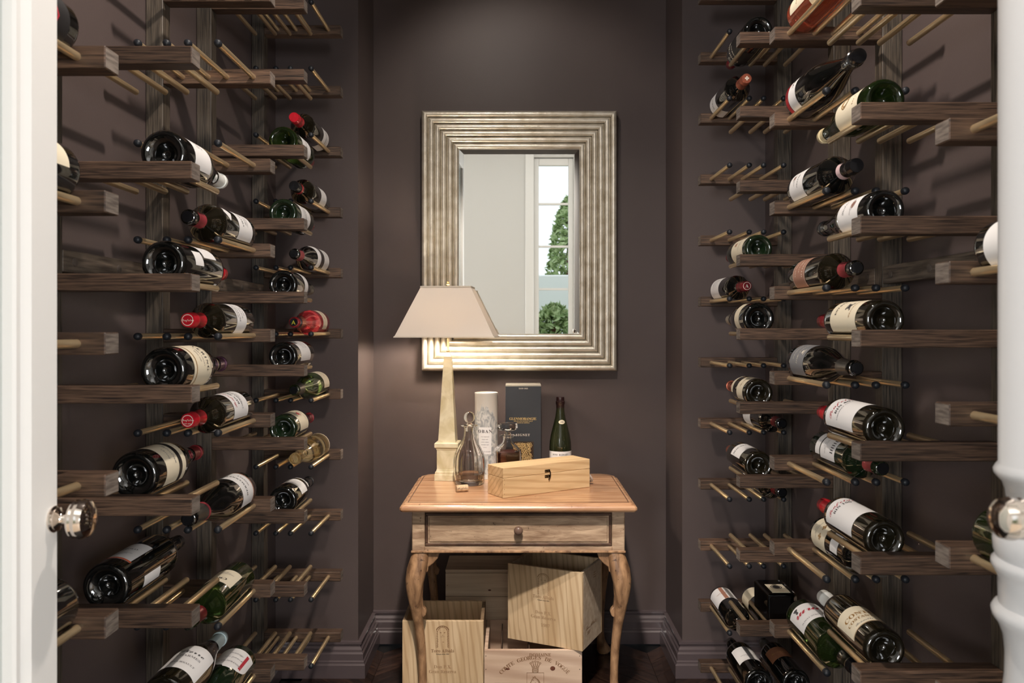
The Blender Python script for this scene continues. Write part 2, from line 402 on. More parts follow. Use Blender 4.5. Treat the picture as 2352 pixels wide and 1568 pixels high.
# garden beyond that door
struct(link('ground', box_me('ground', -12, 12, -16, RY0-.2, -.12, -.06), M_lawn))
tag(link('garden_wall', box_me('garden_wall', -9, 9, -7.2, -7.0, -.06, 2.15, .02), M_stone), 'low white garden wall reflected in the mirror', 'wall')
def foliage(name, label, cx_, cy_, rx, hz, n, m=M_leaf, z0=-.06):
    v = []; f = []; rnd = random.Random(hash(name+label) % 1000 if False else len(label))
    for k in range(n):
        t = rnd.random(); a = rnd.random()*6.283; rr = rx*math.sin(math.pi*min(1, t*.92+.08))**.6*math.sqrt(rnd.random()*.5+.5)
        c = Vector((rr*math.cos(a), rr*math.sin(a), hz*t)); d = Vector((rnd.uniform(-1, 1), rnd.uniform(-1, 1), rnd.uniform(-.3, 1))).normalized()*rnd.uniform(.05, .11)
        e = d.cross(Vector((rnd.uniform(-1, 1), rnd.uniform(-1, 1), rnd.uniform(-1, 1)))).normalized()*.035
        o = len(v); v += [c-d, c+e, c+d, c-e]; f.append([o, o+1, o+2, o+3])
    t = thing(name, label, 'plant', (cx_, cy_, z0)); lf = link('foliage', mk('foliage', v, f), m, t); lf['kind'] = 'stuff'
    link('trunk', lathe_me('trunk', [(0, 0), (.05, 0), (.04, hz*.5), (.02, hz*.9), (0, hz*.9)], 8), M_brown, t); return t
foliage('conical_tree', 'tall green garden tree reflected in the mirror window', .98, -8.6, .45, 3.75, 3600)
foliage('garden_bush', 'low round green bush reflected at the foot of the window', .56, -5.2, .55, 1.65, 2600)

# ------------------------------------------------------------------ wine racks
TOPOFF = .01575; DR = .0062
RH_, RT = .0315, .040
SIDES = {
 'L': dict(s=-1, end=.576, wall=.828, dow=(.616, .678, .722, .782), planes=dict(A=(1.143, 0), B=(1.448, .1), C=(1.912, 0), D=(2.216, .1), E=(2.680, 0)), px=XL),
 'R': dict(s=1, end=.606, wall=.858, dow=(.641, .700, .743, .803), planes=dict(A=(1.137, .1), B=(1.430, 0), C=(1.904, .1), D=(2.196, 0), E=(2.664, .1)), px=XR)}
DH = dict(A=-.005, B=-.0015, C=0, D=.0015, E=0)
ROWFIX = {('L', 'B', .5): .005, ('L', 'C', .6): .007, ('L', 'D', .7): .006, ('L', 'A', .4): .003, ('R', 'C', .7): .007, ('R', 'C', .5): .006, ('R', 'C', -.7): .008}
def dh(side, pl, row): return DH[pl]+(.0055 if (side, pl) == ('R', 'E') else 0)+ROWFIX.get((side, pl, row), 0)
KIND = dict(A='front', B='rear', C='front', D='rear', E='front')
LEN = {'front': .235, 'rear': .205}
def cap_me():
    return lathe_me('end_cap', [(0, 0), (.0075, 0), (.0078, .006), (.0070, .0105), (.004, .013), (0, .0135)], 14)
def dowel_me(L):
    return lathe_me('dowel', [(0, 0), (DR, 0), (DR, L-.003), (DR*.75, L-.0006), (0, L)], 16)
CAPM = cap_me(); DOWM = {k: dowel_me(LEN[k]) for k in LEN}
CAPM.materials.append(M_rubber)
for k in DOWM: DOWM[k].materials.append(M_brass)
def rowtops(side, pl):
    z, off = SIDES[side]['planes'][pl]; out = []
    for k in range(-12, 13):
        t = round(k*.2+off+(0 if off == 0 else 0), 3)
        y = CY-t*F/z
        if -75 < y < 1568+25 and abs(t) < 1.22: out.append(t)
    return out
RACKX = {}
for sd, S in SIDES.items():
    s = S['s']; rx = s*(S['wall']+.02)
    rack = thing('wine_rack', 'dark-stained wooden wine rack with brass dowels on the %s wall' % ('left' if s < 0 else 'right'), 'wine rack', (rx, 1.9, 0), group='wall wine racks')
    ln = S['wall']-S['end']
    rm = box_me('rail', -ln/2, ln/2, -RT/2, RT/2, -RH_/2, RH_/2, .0016)
    rm.materials.append(M_rail); rm.materials.append(M_raild)
    for p in rm.polygons:
        if p.normal.x*s < -.9: p.material_index = 1
    for pl, (zf, off) in S['planes'].items():
        for t in rowtops(sd, pl):
            zz = CAMH+t+dh(sd, pl, t)-TOPOFF
            xc = s*(S['end']+ln/2)
            rail = link('rail', rm, None, rack, (xc-rx, zf+RT/2-1.9, zz))
            for dx in S['dow']:
                xl = s*dx-xc
                if KIND[pl] == 'front':
                    link('dowel', DOWM['front'], None, rail, (xl, -RT/2+.012, 0), (R(90), 0, 0))
                    link('end_cap', CAPM, None, rail, (xl, -RT/2+.012-LEN['front']+.002, 0), (R(90), 0, 0))
                else:
                    link('dowel', DOWM['rear'], None, rail, (xl, RT/2-.012, 0), (R(-90), 0, 0))
        w = abs(S['px'])-S['wall']-.0005
        pm = box_me('post', 0, w, 0, .042, 0, CEIL-.004, .002)
        x0 = s*S['wall'] if s > 0 else -(S['wall']+w)
        link('post', pm, M_post, rack, (x0-rx, zf-.001-1.9, .002))
    # horizontal boards between the posts, flush with them
    ps = [S['planes'][k][0] for k in 'ABCDE']
    for a, b in zip(ps[:-1], ps[1:]):
        L = b-(a+.042)-.002
        bmsh = box_me('brace', 0, .026, 0, L, 0, .041, .0015)
        bx = (s*S['wall']-rx) if s > 0 else (-S['wall']-.026-rx)
        br = link('brace', bmsh, M_board, rack, (bx, a+.042-1.9, CAMH+.105))
        bo = lathe_me('bolt_plug', [(0, 0), (.0085, 0), (.0085, .0016), (.007, .002), (0, .002)], 16)
        for fy in (.04, L/2, L-.04):
            if L < .3 and fy == L/2: continue
            link('bolt_plug', bo, M_bolt, br, (0 if s > 0 else .026, fy, .0205), (0, R(-90*s), 0))

# ------------------------------------------------------------------ bottles
def prof_bordeaux(Rb, H):
    p = [(Rb, .19), (Rb*.985, .200), (Rb*.86, .2115), (Rb*.62, .224), (.0165, .236), (.0148, .246), (.0140, .274), (.0152, .2765), (.0152, .283), (.0142, .285), (.0142, .298), (.0125, .3), (0, .3)]
    return [(r, z*H/.3) for r, z in p]
def prof_burgundy(Rb, H):
    p = [(Rb, .120), (Rb*.975, .138), (Rb*.88, .160), (Rb*.70, .187), (Rb*.51, .215), (.0162, .240), (.0146, .262), (.0140, .284), (.0158, .2845), (.0160, .290), (.0146, .2915), (.0142, .299), (.0125, .3), (0, .3)]
    return [(r, z*H/.3) for r, z in p]
def prof_champ(Rb, H):
    p = [(Rb, .110), (Rb*.97, .130), (Rb*.86, .158), (Rb*.66, .192), (Rb*.46, .225), (.0160, .250), (.0150, .272), (.0170, .276), (.0172, .286), (.0150, .288), (.0150, .299), (.013, .302), (0, .302)]
    return [(r, z*H/.3) for r, z in p]
SHAPES = dict(bordeaux=prof_bordeaux, burgundy=prof_burgundy, champagne=prof_champ)
BM = {}
def base_prof(Rb):
    return [(0, .026), (.007, .0255), (.010, .023), (.016, .014), (.021, .006), (Rb*.66, .0022), (Rb*.74, .0006), (Rb*.80, 0), (Rb*.86, .0004), (Rb*.93, .0022), (Rb*.975, .0055), (Rb, .011)]
def glass_mesh(shape, Rb, H):
    key = (shape, Rb, H)
    if key not in BM:
        prof = base_prof(Rb)+SHAPES[shape](Rb, H); n = 96
        v, f = lathe(prof, n)
        # knurled bearing ring: alternate ridges round the heel
        k0 = 1+5*n
        for i in range(6, 9):
            for k in range(n):
                ii = 1+(i-1)*n+k
                x, y, z = v[ii]
                if k % 2 == 0: v[ii] = (x, y, z-.0007)
        me = mk('glass_body', v, f, True, 50)
        bm = bmesh.new(); bm.from_mesh(me); bmesh.ops.recalc_face_normals(bm, faces=bm.faces); bm.to_mesh(me); bm.free()
        BM[key] = me
    m = BM[key].copy(); return m
def radius_at(prof, z):
    for (r0, z0), (r1, z1) in zip(prof[:-1], prof[1:]):
        if z0 <= z <= z1 and z1 > z0: return r0+(r1-r0)*(z-z0)/(z1-z0)
    return prof[-1][0]
def sleeve(prof, z0, z1, off=.0007, n=32, cap=True):
    pts = [(radius_at(prof, z0)+off, z0)]+[(r+off, z) for r, z in prof if z0 < z < z1 and r > 0]
    if cap: pts += [(max(.0136, pts[-1][0]-.0012), z1+.0009), (.0001, z1+.0012)]
    else: pts += [(radius_at(prof, z1)+off, z1)]
    return lathe_me('capsule', pts, n)
def arc_label(name, prof, z0, z1, a0, half, off=.0005, nseg=22, shape='rect', parent=None, m=None):
    nz = 2 if abs(radius_at(prof, z0)-radius_at(prof, z1)) < 1e-5 and shape == 'rect' else 12
    v = []; f = []
    for j in range(nz):
        z = z0+(z1-z0)*j/(nz-1); r = radius_at(prof, z)+off
        tt = 2*j/(nz-1)-1
        hf = half
        if shape == 'oval': hf = half*math.sqrt(max(0.02, 1-tt*tt))
        if shape == 'arch': hf = half*(math.sqrt(max(.03, 1-tt*tt)) if tt > 0 else 1)
        if shape == 'diamond': hf = half*max(.03, 1-abs(tt))
        for k in range(nseg+1):
            a = a0-hf+2*hf*k/nseg; v.append((r*math.cos(a), r*math.sin(a), z))
    for j in range(nz-1):
        for k in range(nseg):
            o = j*(nseg+1)+k; f.append([o, o+1, o+nseg+2, o+nseg+1])
    return link(name, mk(name, v, f, True), m, parent)
def arc_text(prof, zc, a0, lines, m, parent, off=.0010, name='lettering'):
    V, FC = text_flat(lines)
    if not V: return
    r = radius_at(prof, zc)
    vs = [((radius_at(prof, zc+v)+off)*math.cos(a0+u/r), (radius_at(prof, zc+v)+off)*math.sin(a0+u/r), zc+v) for u, v in V]
    return link(name, mk(name, vs, FC), m, parent)

def bottle(side, pl, row, slot, label, shape='bordeaux', Rb=.0375, H=.30, glass=M_glassk, cap=None, labels=(), ang=None, roll=0, capend=None, capz=None, bands=(), dy=0, capmark=None):
    S = SIDES[side]; s = S['s']; d = S['dow']
    pair = {1: (d[0], d[1]), 2: (d[2], d[3]), 1.5: (d[1], d[2])}[slot]
    xc = s*(pair[0]+pair[1])/2; gap = (pair[1]-pair[0])/2
    h = row+dh(side, pl, row)-TOPOFF+math.sqrt((Rb+DR+.0017)**2-gap*gap)
    zf = S['planes'][pl][0]; front = KIND[pl] == 'front'
    yb = (zf-.004-dy) if front else (zf+RT+.004+dy)
    if shape != 'square': pass
    root = thing('wine_bottle', label, 'bottle', (xc, yb, CAMH+h), (R(90) if front else R(-90), 0, 0), 'bottles lying in the %s rack' % ('left' if s < 0 else 'right'))
    if ang is None: ang = 50 if s < 0 else 130
    aw = R(ang); a = aw if front else -aw
    me = glass_mesh(shape, Rb, H); link('glass_body', me, glass, root)
    prof = SHAPES[shape](Rb, H); prof = [(Rb, .011)]+prof
    for L in labels:
        z0, z1, half, m = L['z'][0], L['z'][1], R(L.get('half', 72)), L.get('m', M_paper)
        aa = a+R(L.get('da', 0))*(1 if front else -1)
        lb = arc_label(L.get('name', 'label'), prof, z0, z1, aa, half, shape=L.get('shape', 'rect'), parent=root, m=m, off=L.get('off', .0005))
        for (ink, lines) in L.get('text', ()):
            arc_text(prof, (z0+z1)/2, aa, lines, ink, lb)
        for st in L.get('stripes', ()):   # (v0, v1, half, material)
            arc_label('stripe', prof, z0+(z1-z0)*st[0], z0+(z1-z0)*st[1], aa+R(st[4] if len(st) > 4 else 0), R(st[2]), off=.0009, parent=lb, m=st[3])
    top = H if shape != 'champagne' else .302*H/.3
    if cap is not None:
        z0 = capz if capz is not None else top-.058
        cp = link('capsule', sleeve(prof, z0, top) if capend is not C_black else sleeve(prof, z0, top*.935, cap=False), cap, root)
        if capend is not None:
            link('cap_top', lathe_me('cap_top', [(.0118, top+.0012), (.0112, top+.0026), (.0001, top+.0026)], 24), capend, cp)
        if capmark is not None:
            ink, lines = capmark; V, FC = text_flat(lines); zt = top+.0034 if capend is not None else top+.0020
            link('lettering', mk('lettering', [(x, y, zt) for x, y in V], FC), ink, cp)
    for (z0, z1, m) in bands:
        link('neck_band', sleeve(prof, z0, z1, off=.0010, cap=False), m, root)
    return root
def T(s, v, size, st='serif', x=0, sp=1.0): return (s, x, v, size, st, sp)
W = lambda z0, z1, *a, **k: dict(z=(z0, z1), **k)
lines_small = [T('appellation controlee', -.012, .0045), T('750 ml', -.022, .004), T('mis en bouteille', -.017, .0035)]
RING = [('RING', 0, 0, .0112, 'ring')]

# -- left rack
bottle('L', 'A', .4, 1, 'dark bottle with red-striped label, upper left edge beside the door', 'burgundy', .040, labels=[W(.03, .11, m=M_dklab, text=[(M_inkr, [T('OOOO', .0, .04, 'plain')])], half=80)], ang=20, cap=C_black)
bottle('L', 'A', .2, 1, 'dark bottle with large cream label at left edge below mid height of picture top', 'burgundy', .042, labels=[W(.035, .13, m=M_cream, half=70, text=[(M_inkgold, [T('Reserve', .01, .02, 'script')])])], ang=70, cap=C_black)
bottle('L', 'A', -.4, 1, 'unlabelled dark bottle end at lower left edge beside the door', 'burgundy', .040, glass=M_glassk, cap=C_black)
bottle('L', 'B', .3, 1, 'large bottle base-out on upper left with white label and silver foil neck', 'burgundy', .043, cap=C_white, capz=.235,
       labels=[W(.045, .125, text=[(M_ink, [T('Chateau', .012, .011, 'script'), T('GRAND VIN', -.004, .007)]), (M_inkg, lines_small)], half=85)], ang=60)
bottle('L', 'B', .1, 1, 'base-out bottle with white label and bright red capsule, left rack', 'bordeaux', .0415, cap=C_red,
       labels=[W(.10, .165, half=55, text=[(M_inkg, lines_small)]), W(.05, .09, half=20, da=-60)], ang=80)
bottle('L', 'B', -.1, 1, 'wide base-out bottle with cream label reading YERING and purple capsule', 'burgundy', .0432, cap=C_purple, capz=.252,
       labels=[W(.04, .128, m=M_cream, half=88, text=[(M_ink, [T('YERING', .022, .014, 'serif', 0, 1.25)]), (M_inkg, [T('YARRA VALLEY', .006, .006), T('pinot noir', -.006, .006)])], stripes=[(.12, .16, 84, M_inkgold), (.92, .935, 40, M_ink)])], ang=35, bands=[(.222, .228, C_cream)])
bottle('L', 'B', -.3, 1.5, 'tilted-looking dark bottle with cream label, black band and red capsule', 'burgundy', .0442, cap=C_dkred, capz=.248,
       labels=[W(.04, .13, m=M_cream, half=82, text=[(M_inkg, [T('Selection', .0, .012, 'script'), T('shiraz', -.018, .010, 'script')])], stripes=[(.62, .78, 81, M_dklab)])], ang=45)
bottle('L', 'B', -.5, 2, 'big black magnum base-out at lower left with orange-edged pale label', 'bordeaux', .0445, H=.325, cap=C_black, capz=.27,
       labels=[W(.035, .135, m=M_paper, half=42, text=[(M_ink, [T('BAROLO', .012, .009)]), (M_inkg, lines_small)], stripes=[(0, .06, 45, M_inko)]), W(.06, .13, half=14, da=-105)], ang=95)
bottle('L', 'B', -.7, 1, 'olive bottle with pale blue neck foil and white script label, bottom left', 'burgundy', .042, glass=M_glassb, cap=C_pale, capz=.236,
       labels=[W(.04, .15, half=62, text=[(M_ink, [T('Pierre', .02, .020, 'script')]), (M_inkg, [T('CHARMES', -.0, .010), T('MEURSAULT', -.03, .008)])])], ang=75, capmark=(M_ink, RING))
bottle('L', 'C', .2, 1, 'neck-out bottle with torn red neck foil and small diamond neck label', 'bordeaux', .0405, glass=M_glassb, cap=C_rose, capend=C_black,
       labels=[W(.03, .12, half=75, text=[(M_ink, [T('CHATEAU', .016, .009), T('Pauillac', -.002, .009, 'script')]), (M_inkg, lines_small)]), W(.150, .19, half=28, shape='diamond', name='shoulder_label', off=.0006)], ang=40, bands=[(.288, .2995, C_black)])
bottle('L', 'C', 0, 1, 'neck-out bottle with bright red capsule, white label, second lowest above lamp level', 'bordeaux', .0375, cap=C_red, glass=M_glassb,
       labels=[W(.062, .125, half=88, text=[(M_inkg, [T('PENFOLDS', .012, .009), T('KALIMNA', -.004, .007), T('BIN 28', -.018, .007)]), (M_ink, [T('Penfolds', .024, .008, 'script')])])], ang=35, capmark=(M_inkp, RING+[T('Penfolds', 0, .0065, 'script')]))
bottle('L', 'C', -.2, 1, 'neck-out bottle with red capsule and white label with red script, left rack', 'bordeaux', .0385, cap=C_red, glass=M_glassb,
       labels=[W(.055, .145, half=78, text=[(M_inkr, [T('Penfolds', .030, .014, 'script')]), (M_ink, [T('BIN 389', .008, .012), T('CABERNET SHIRAZ', -.008, .007)]), (M_inkg, lines_small)])], ang=55, capmark=(M_inkp, RING+[T('Penfolds', .0015, .0065, 'script'), T('EST. 1844', -.006, .003)]))
bottle('L', 'C', -.4, 1, 'neck-down bottle with grey neck foil, pink ring and narrow white label', 'burgundy', .0425, cap=C_grey, capend=C_black, capz=.235,
       labels=[W(.028, .10, half=82, text=[(M_ink, [T('HERMANNEL', .008, .010, 'serif', 0, 1.2)]), (M_inkg, [T('SEPPELT', -.012, .008)])], stripes=[(0, .06, 80, M_tan)])], ang=50, bands=[(.229, .235, C_rose)])
bottle('L', 'C', -.6, 1, 'green bottle with short cream label lying neck-out, lower left rack', 'bordeaux', .0385, glass=M_glassg, cap=C_dkred, capend=C_black,
       labels=[W(.075, .155, half=50, m=M_cream, text=[(M_ink, [T('CRU', .018, .014)]), (M_inkg, lines_small)])], ang=85)
bottle('L', 'C', -.8, 1, 'dark green bottle with scalloped white label and red ribbon, bottom of left rack', 'burgundy', .041, glass=M_glassdg, cap=C_black,
       labels=[W(.03, .125, half=62, shape='arch', text=[(M_inkg, [T('MONTRACHET', .02, .008), T('grand cru', -.0, .010, 'script'), T('Beaune', -.02, .010, 'script')])], stripes=[(.1, .8, 5, M_inkr, -35)])], ang=70)
bottle('L', 'D', .5, 1, 'green-based bottle base-out with dark red capsule, top of left rack far column', 'bordeaux', .0405, glass=M_glassg, cap=C_dkred,
       labels=[W(.06, .15, half=78, text=[(M_ink, [T('MARGAUX', .0, .010)])])], ang=40)
bottle('L', 'D', .3, 1, 'deep green bottle base-out with pink capsule, second in far left column', 'bordeaux', .0400, glass=M_glassdg, cap=C_rose,
       labels=[W(.05, .15, half=80, text=[(M_ink, [T('POMEROL', .0, .009)]), (M_inkg, lines_small)])], ang=20)
bottle('L', 'D', .1, 1, 'base-out sparkling bottle with curved white label and grey foil hood', 'champagne', .0405, cap=C_grey, capz=.205,
       labels=[W(.085, .125, half=75, text=[(M_inkg, [T('BRUT', .0, .010)])])], ang=50)
bottle('L', 'D', -.1, 1, 'base-out bottle with full white label in far left column, at lamp base height', 'bordeaux', .0405, cap=C_black,
       labels=[W(.045, .15, half=80, text=[(M_inkg, [T('RESERVE', .02, .009), T('Cabernet', .0, .010, 'script')]+lines_small)])], ang=60)
bottle('L', 'D', -.3, 1, 'base-out bottle with red crest label and red capsule, far left column', 'burgundy', .0395, glass=M_glassdg, cap=C_dkred,
       labels=[W(.04, .13, half=75, m=M_cream, text=[(M_inkr, [T('♛', .0, .026, 'plain')]), (M_inkg, [T('CHATEAU NEUF', .026, .007)])])], ang=60)
bottle('L', 'D', -.5, 1, 'base-out bottle with plain white label and long black neck, far left column', 'burgundy', .0400, cap=C_black, capz=.225,
       labels=[W(.055, .115, half=60), W(.135, .15, half=50, name='upper_label', text=[(M_ink, [T('VINTAGE', 0, .008)])])], ang=70)
bottle('L', 'E', .6, 1, 'topmost neck-out bottle with bright red capsule, beside the left pilaster', 'bordeaux', .0375, glass=M_glassb, cap=C_red,
       labels=[W(.02, .09, half=80, text=[(M_ink, [T('MERLOT', .0, .010)]), (M_inkg, lines_small)])], ang=-10)
bottle('L', 'E', .4, 1, 'neck-out bottle with black mouth, thin red band and half white label', 'bordeaux', .0375, glass=M_glassb, cap=C_black,
       labels=[W(.05, .12, half=80)], ang=30, bands=[(.246, .262, C_red)])
bottle('L', 'E', .2, 1, 'neck-out bottle with sash-like neck label and rose capsule, left pilaster', 'burgundy', .039, glass=M_glassk, cap=C_rose, capend=C_black,
       labels=[W(.02, .085, half=80, text=[(M_inkg, [T('Nuits', .0, .010, 'script')])]), W(.125, .155, half=80, name='upper_label')], ang=30)
bottle('L', 'E', 0, 1, 'bright red rose bottle with navy top marked A, far left column', 'burgundy', .039, glass=M_glassr, cap=C_blue, capz=.262, capend=C_black,
       labels=[W(.045, .10, half=70, m=M_cream, text=[(M_inkr, [T('ROSE', 0, .012)])])], ang=40, bands=[(.232, .260, C_copper)], capmark=(mat('ink_yellow', (226, 214, 60), .5), [('A', 0, -.001, .017, 'plain')]))
bottle('L', 'E', -.2, 1, 'olive-green bottle with aged cream label and grey-brown neck foil', 'burgundy', .040, glass=M_glassg, cap=C_grey, capend=C_black, capz=.235,
       labels=[W(.02, .09, half=72, m=M_cream, text=[(M_inkgold, [T('Corton', 0, .010, 'script')])])], ang=60)
bottle('L', 'E', -.4, 1, 'empty smoky clear glass bottle with bare neck, far left column', 'champagne', .039, glass=M_glassc,
       labels=[W(.01, .015, half=178, m=M_cream, name='base_ring')], ang=60)
# -- right rack
bottle('R', 'A', .1, 1, 'dark bottle with round pale end label at right edge beside the column', 'burgundy', .0365, cap=C_black,
       labels=[W(.03, .125, half=70, m=M_paper, text=[(M_inkg, [T('White', .0, .012, 'script')])])], ang=160)
bottle('R', 'A', -.3, 1, 'green glass bottle partly behind the white turned column, right edge', 'champagne', .0395, glass=M_glassg, cap=C_cream)
bottle('R', 'B', .4, 1, 'green bottle base-out with cream label and gold capsule, upper right', 'burgundy', .0375, glass=M_glassg, cap=C_cream, capz=.265, capend=C_cream,
       labels=[W(.035, .14, half=80, m=M_cream, text=[(M_inkgold, [('◉', 0, .01, .035, 'plain'), T('1er cru', -.03, .010, 'script')])])], ang=150)
bottle('R', 'B', .2, 1, 'base-out bottle with large white label and black capsule, right rack', 'burgundy', .0370, cap=C_black, capz=.262, glass=M_glassk,
       labels=[W(.035, .13, half=80, text=[(M_inkg, [T('Ladoix', .02, .012, 'script')]+lines_small), (M_tan, [('◉', .0, -.02, .02, 'plain')])])], ang=150)
bottle('R', 'B', 0, 1, 'base-out bottle with cream crest label and dark red capsule, at eye level right', 'bordeaux', .0370, glass=M_glassb, cap=C_dkred,
       labels=[W(.045, .165, half=80, m=M_cream, text=[(M_ink, [T('ESTATE', .036, .010), ('♜', 0, -.012, .03, 'plain')]), (M_inkgold, [T('Chardonnay', -.03, .009, 'script')])])], ang=135)
bottle('R', 'B', -.2, 1, 'base-out bottle with white label, red script and red capsule, nearest right column', 'bordeaux', .0385, glass=M_glassb, cap=C_red,
       labels=[W(.055, .185, half=75, text=[(M_inkr, [T('Penfolds', .040, .018, 'script')]), (M_ink, [T('BIN 407', .020, .013)]), (M_inkg, [T('CABERNET SAUVIGNON', .006, .006)])])], ang=125)
bottle('R', 'B', -.4, 1, 'lower base-out bottle with white label BIN 150 and red capsule, right rack', 'bordeaux', .0375, glass=M_glassb, cap=C_red,
       labels=[W(.06, .185, half=70, text=[(M_inkr, [T('Penfolds', .042, .016, 'script')]), (M_ink, [T('BIN 150', .026, .012)])])], ang=125)
bottle('R', 'B', -.6, 1, 'base-out bottle with cream label, gold castle and white capsule, lower right', 'bordeaux', .0378, glass=M_glassb, cap=C_white,
       labels=[W(.045, .125, half=66, m=M_cream, shape='oval' if False else 'rect', text=[(M_inkgold, [T('CONTI', .006, .018), T('COSTANTI', -.012, .012), ('♜', .026, .008, .016, 'plain')]), (M_inkg, [T('Brunello', -.028, .009, 'script')])], stripes=[(.0, .02, 60, M_inkgold)])], ang=115)
bottle('R', 'C', .7, 1, 'amber rose bottle with cream label at top of right rack', 'bordeaux', .0400, glass=M_glassa, cap=C_cream,
       labels=[W(.03, .12, half=55, m=M_cream, text=[(M_inkgold, [T('Sauternes', .0, .013, 'script')])]), W(.14, .2, half=40, m=M_cream, da=60)], ang=140)
bottle('R', 'C', .5, 1, 'round-shouldered black bottle with white label and red band, neck-out', 'champagne', .044, H=.31, cap=C_black, capz=.27,
       labels=[W(.030, .075, half=80, text=[(M_ink, [T('RC', .0, .016)])]), W(.012, .028, half=80, m=C_red, name='red_band', text=[(M_ink, [T('PINOT NOIR', 0, .009)])])], ang=150)
bottle('R', 'C', .3, 1, 'neck-out bottle with white label, black foil and pale pink ring', 'bordeaux', .0395, cap=C_black, capz=.255,
       labels=[W(.025, .11, half=75, text=[(M_ink, [T('Ch. Latour', .01, .011, 'script')]), (M_tan, [('♜', 0, -.02, .018, 'plain')]), (M_inkg, lines_small)])], ang=150, bands=[(.238, .254, mat('foil_pink', (206, 176, 176), .4))])
bottle('R', 'C', .1, 1, 'neck-out bottle with terracotta-brown label and brown-red neck, right rack', 'bordeaux', .0385, glass=M_glassb, cap=C_rose, capend=C_black,
       labels=[W(.045, .12, half=75, m=M_tan, text=[(M_inkp, [T('CASTELLO', .02, .010), T('Rosso', .002, .013, 'script'), T('DI TOSCANA', -.02, .008)])], stripes=[(.03, .05, 72, M_inkp), (.95, .97, 72, M_inkp)])], ang=150, bands=[(.286, .2995, C_black)])
bottle('R', 'C', -.1, 1, 'neck-out bottle with grey label, white crest and dark pewter neck', 'burgundy', .0405, glass=M_glassk, cap=C_grey, capz=.235, capend=C_black,
       labels=[W(.03, .115, half=80, m=M_grey, text=[(M_inkp, [('♛', 0, .022, .022, 'plain'), T('Sacred Hill', .004, .011, 'script'), T('HAWKES BAY', -.02, .006)])])], ang=140)
bottle('R', 'C', -.3, 1.5, 'bottle with white barcode back label and red-pink capsule, under the upper rail', 'bordeaux', .0385, glass=M_glassdg, cap=C_rose, capend=C_black,
       labels=[W(.075, .155, half=48, text=[(M_ink, [('IIIIII', 0, .022, .022, 'plain')]), (M_inkg, lines_small)]), W(.045, .07, half=40)], ang=150)
bottle('R', 'C', -.5, 1.5, 'bottle with mottled cream parchment label half hidden behind white-labelled bottle', 'bordeaux', .0385, cap=C_grey,
       labels=[W(.02, .10, half=70, m=M_cream, text=[(M_inkgold, [('✤ ✤', .0, .01, .02, 'plain')]), (M_inkg, lines_small)]), W(.13, .17, half=40, name='upper_label')], ang=150)
bottle('R', 'C', -.7, 1, 'green bottle with white label and red elephant script, lower right rack', 'bordeaux', .0410, glass=M_glassg, cap=C_black,
       labels=[W(.035, .125, half=62, text=[(M_inkr, [T('mm', .0, .040, 'script')]), (M_inkg, [T('CHATEAU LYNCH', .028, .007)]), (M_ink, [('♟', .02, -.028, .02, 'plain')])])], ang=115)
bottle('R', 'D', .8, 1, 'black port bottle with dark lettered label and dark red capsule, top right', 'bordeaux', .0395, cap=C_dkred,
       labels=[W(.075, .175, half=85, m=M_dklab, text=[(M_inkp, [T('PONCHE', .035, .016), T('PORTO', .012, .010)])])], ang=200)
bottle('R', 'D', .2, 1, 'base-out bottle with cream crest label in far right column, upper of two', 'bordeaux', .0385, glass=M_glassdg, cap=C_dkred,
       labels=[W(.03, .145, half=78, m=M_cream, text=[(M_tan, [('♜', 0, .02, .022, 'plain')]), (M_inkg, lines_small)])], ang=150)
bottle('R', 'D', 0, 1, 'fat sparkling bottle base-out with narrow cream label and wired silver hood', 'champagne', .0440, cap=C_wire, capz=.262,
       labels=[W(.045, .09, half=80, m=M_cream)], ang=150)
bottle('R', 'D', -.2, 1, 'brown bottle base-out with cream label, square neck label and copper capsule', 'burgundy', .0395, glass=M_glassb, cap=C_copper,
       labels=[W(.025, .085, half=80, m=M_cream, text=[(M_inkgold, [T('Riesling', 0, .010, 'script')])]), W(.125, .165, half=60, m=M_cream, name='upper_label')], ang=130)
bottle('R', 'D', -.4, 1, 'half-full amber bottle base-out with white label and copper-pink capsule', 'bordeaux', .0395, glass=M_glassb, cap=C_copper,
       labels=[W(.06, .15, half=55, text=[(M_ink, [T('MACALLAN', .018, .012)])])], ang=110)
bottle('R', 'D', -1.0, 1, 'bottle with half white striped label base-out in bottom row of right rack', 'bordeaux', .040, cap=C_black,
       labels=[W(.07, .16, half=52, text=[(M_inkg, lines_small)], stripes=[(0, 1, 9, M_grey, 8)])], ang=95)
bottle('R', 'D', -1.0, 2, 'black bottle with brown parchment label base-out in bottom row of right rack', 'bordeaux', .040, cap=C_grey,
       labels=[W(.09, .16, half=50, m=M_brown, text=[(M_inkgold, [T('Vecchia', .0, .014, 'script')])])], ang=105)
bottle('R', 'E', .7, 1, 'neck-out bottle with copper-red capsule and white label, beside right pilaster top', 'bordeaux', .0385, cap=C_copper,
       labels=[W(.015, .085, half=85, text=[(M_ink, [T('SYRAH', .0, .010)])])], ang=190, capmark=(M_inkp, [('✤', 0, 0, .016, 'plain')]))
bottle('R', 'E', .1, 1, 'neck-out bottle with dark red capsule and white label beside right pilaster middle', 'bordeaux', .0375, cap=C_dkred,
       labels=[W(.02, .12, half=75, text=[(M_inkg, [T('Graves', .01, .012, 'script')]+lines_small)])], ang=150, capmark=(M_inkp, RING+[('A', 0, 0, .014, 'serif')]))
bottle('R', 'E', -.3, 2, 'neck-out bottle under dark rail with black mouth and red foil, upper', 'bordeaux', .0385, cap=C_dkred, capend=C_black,
       labels=[W(.03, .11, half=80, text=[(M_inkg, lines_small)])], ang=160, bands=[(.286, .2995, C_black)])
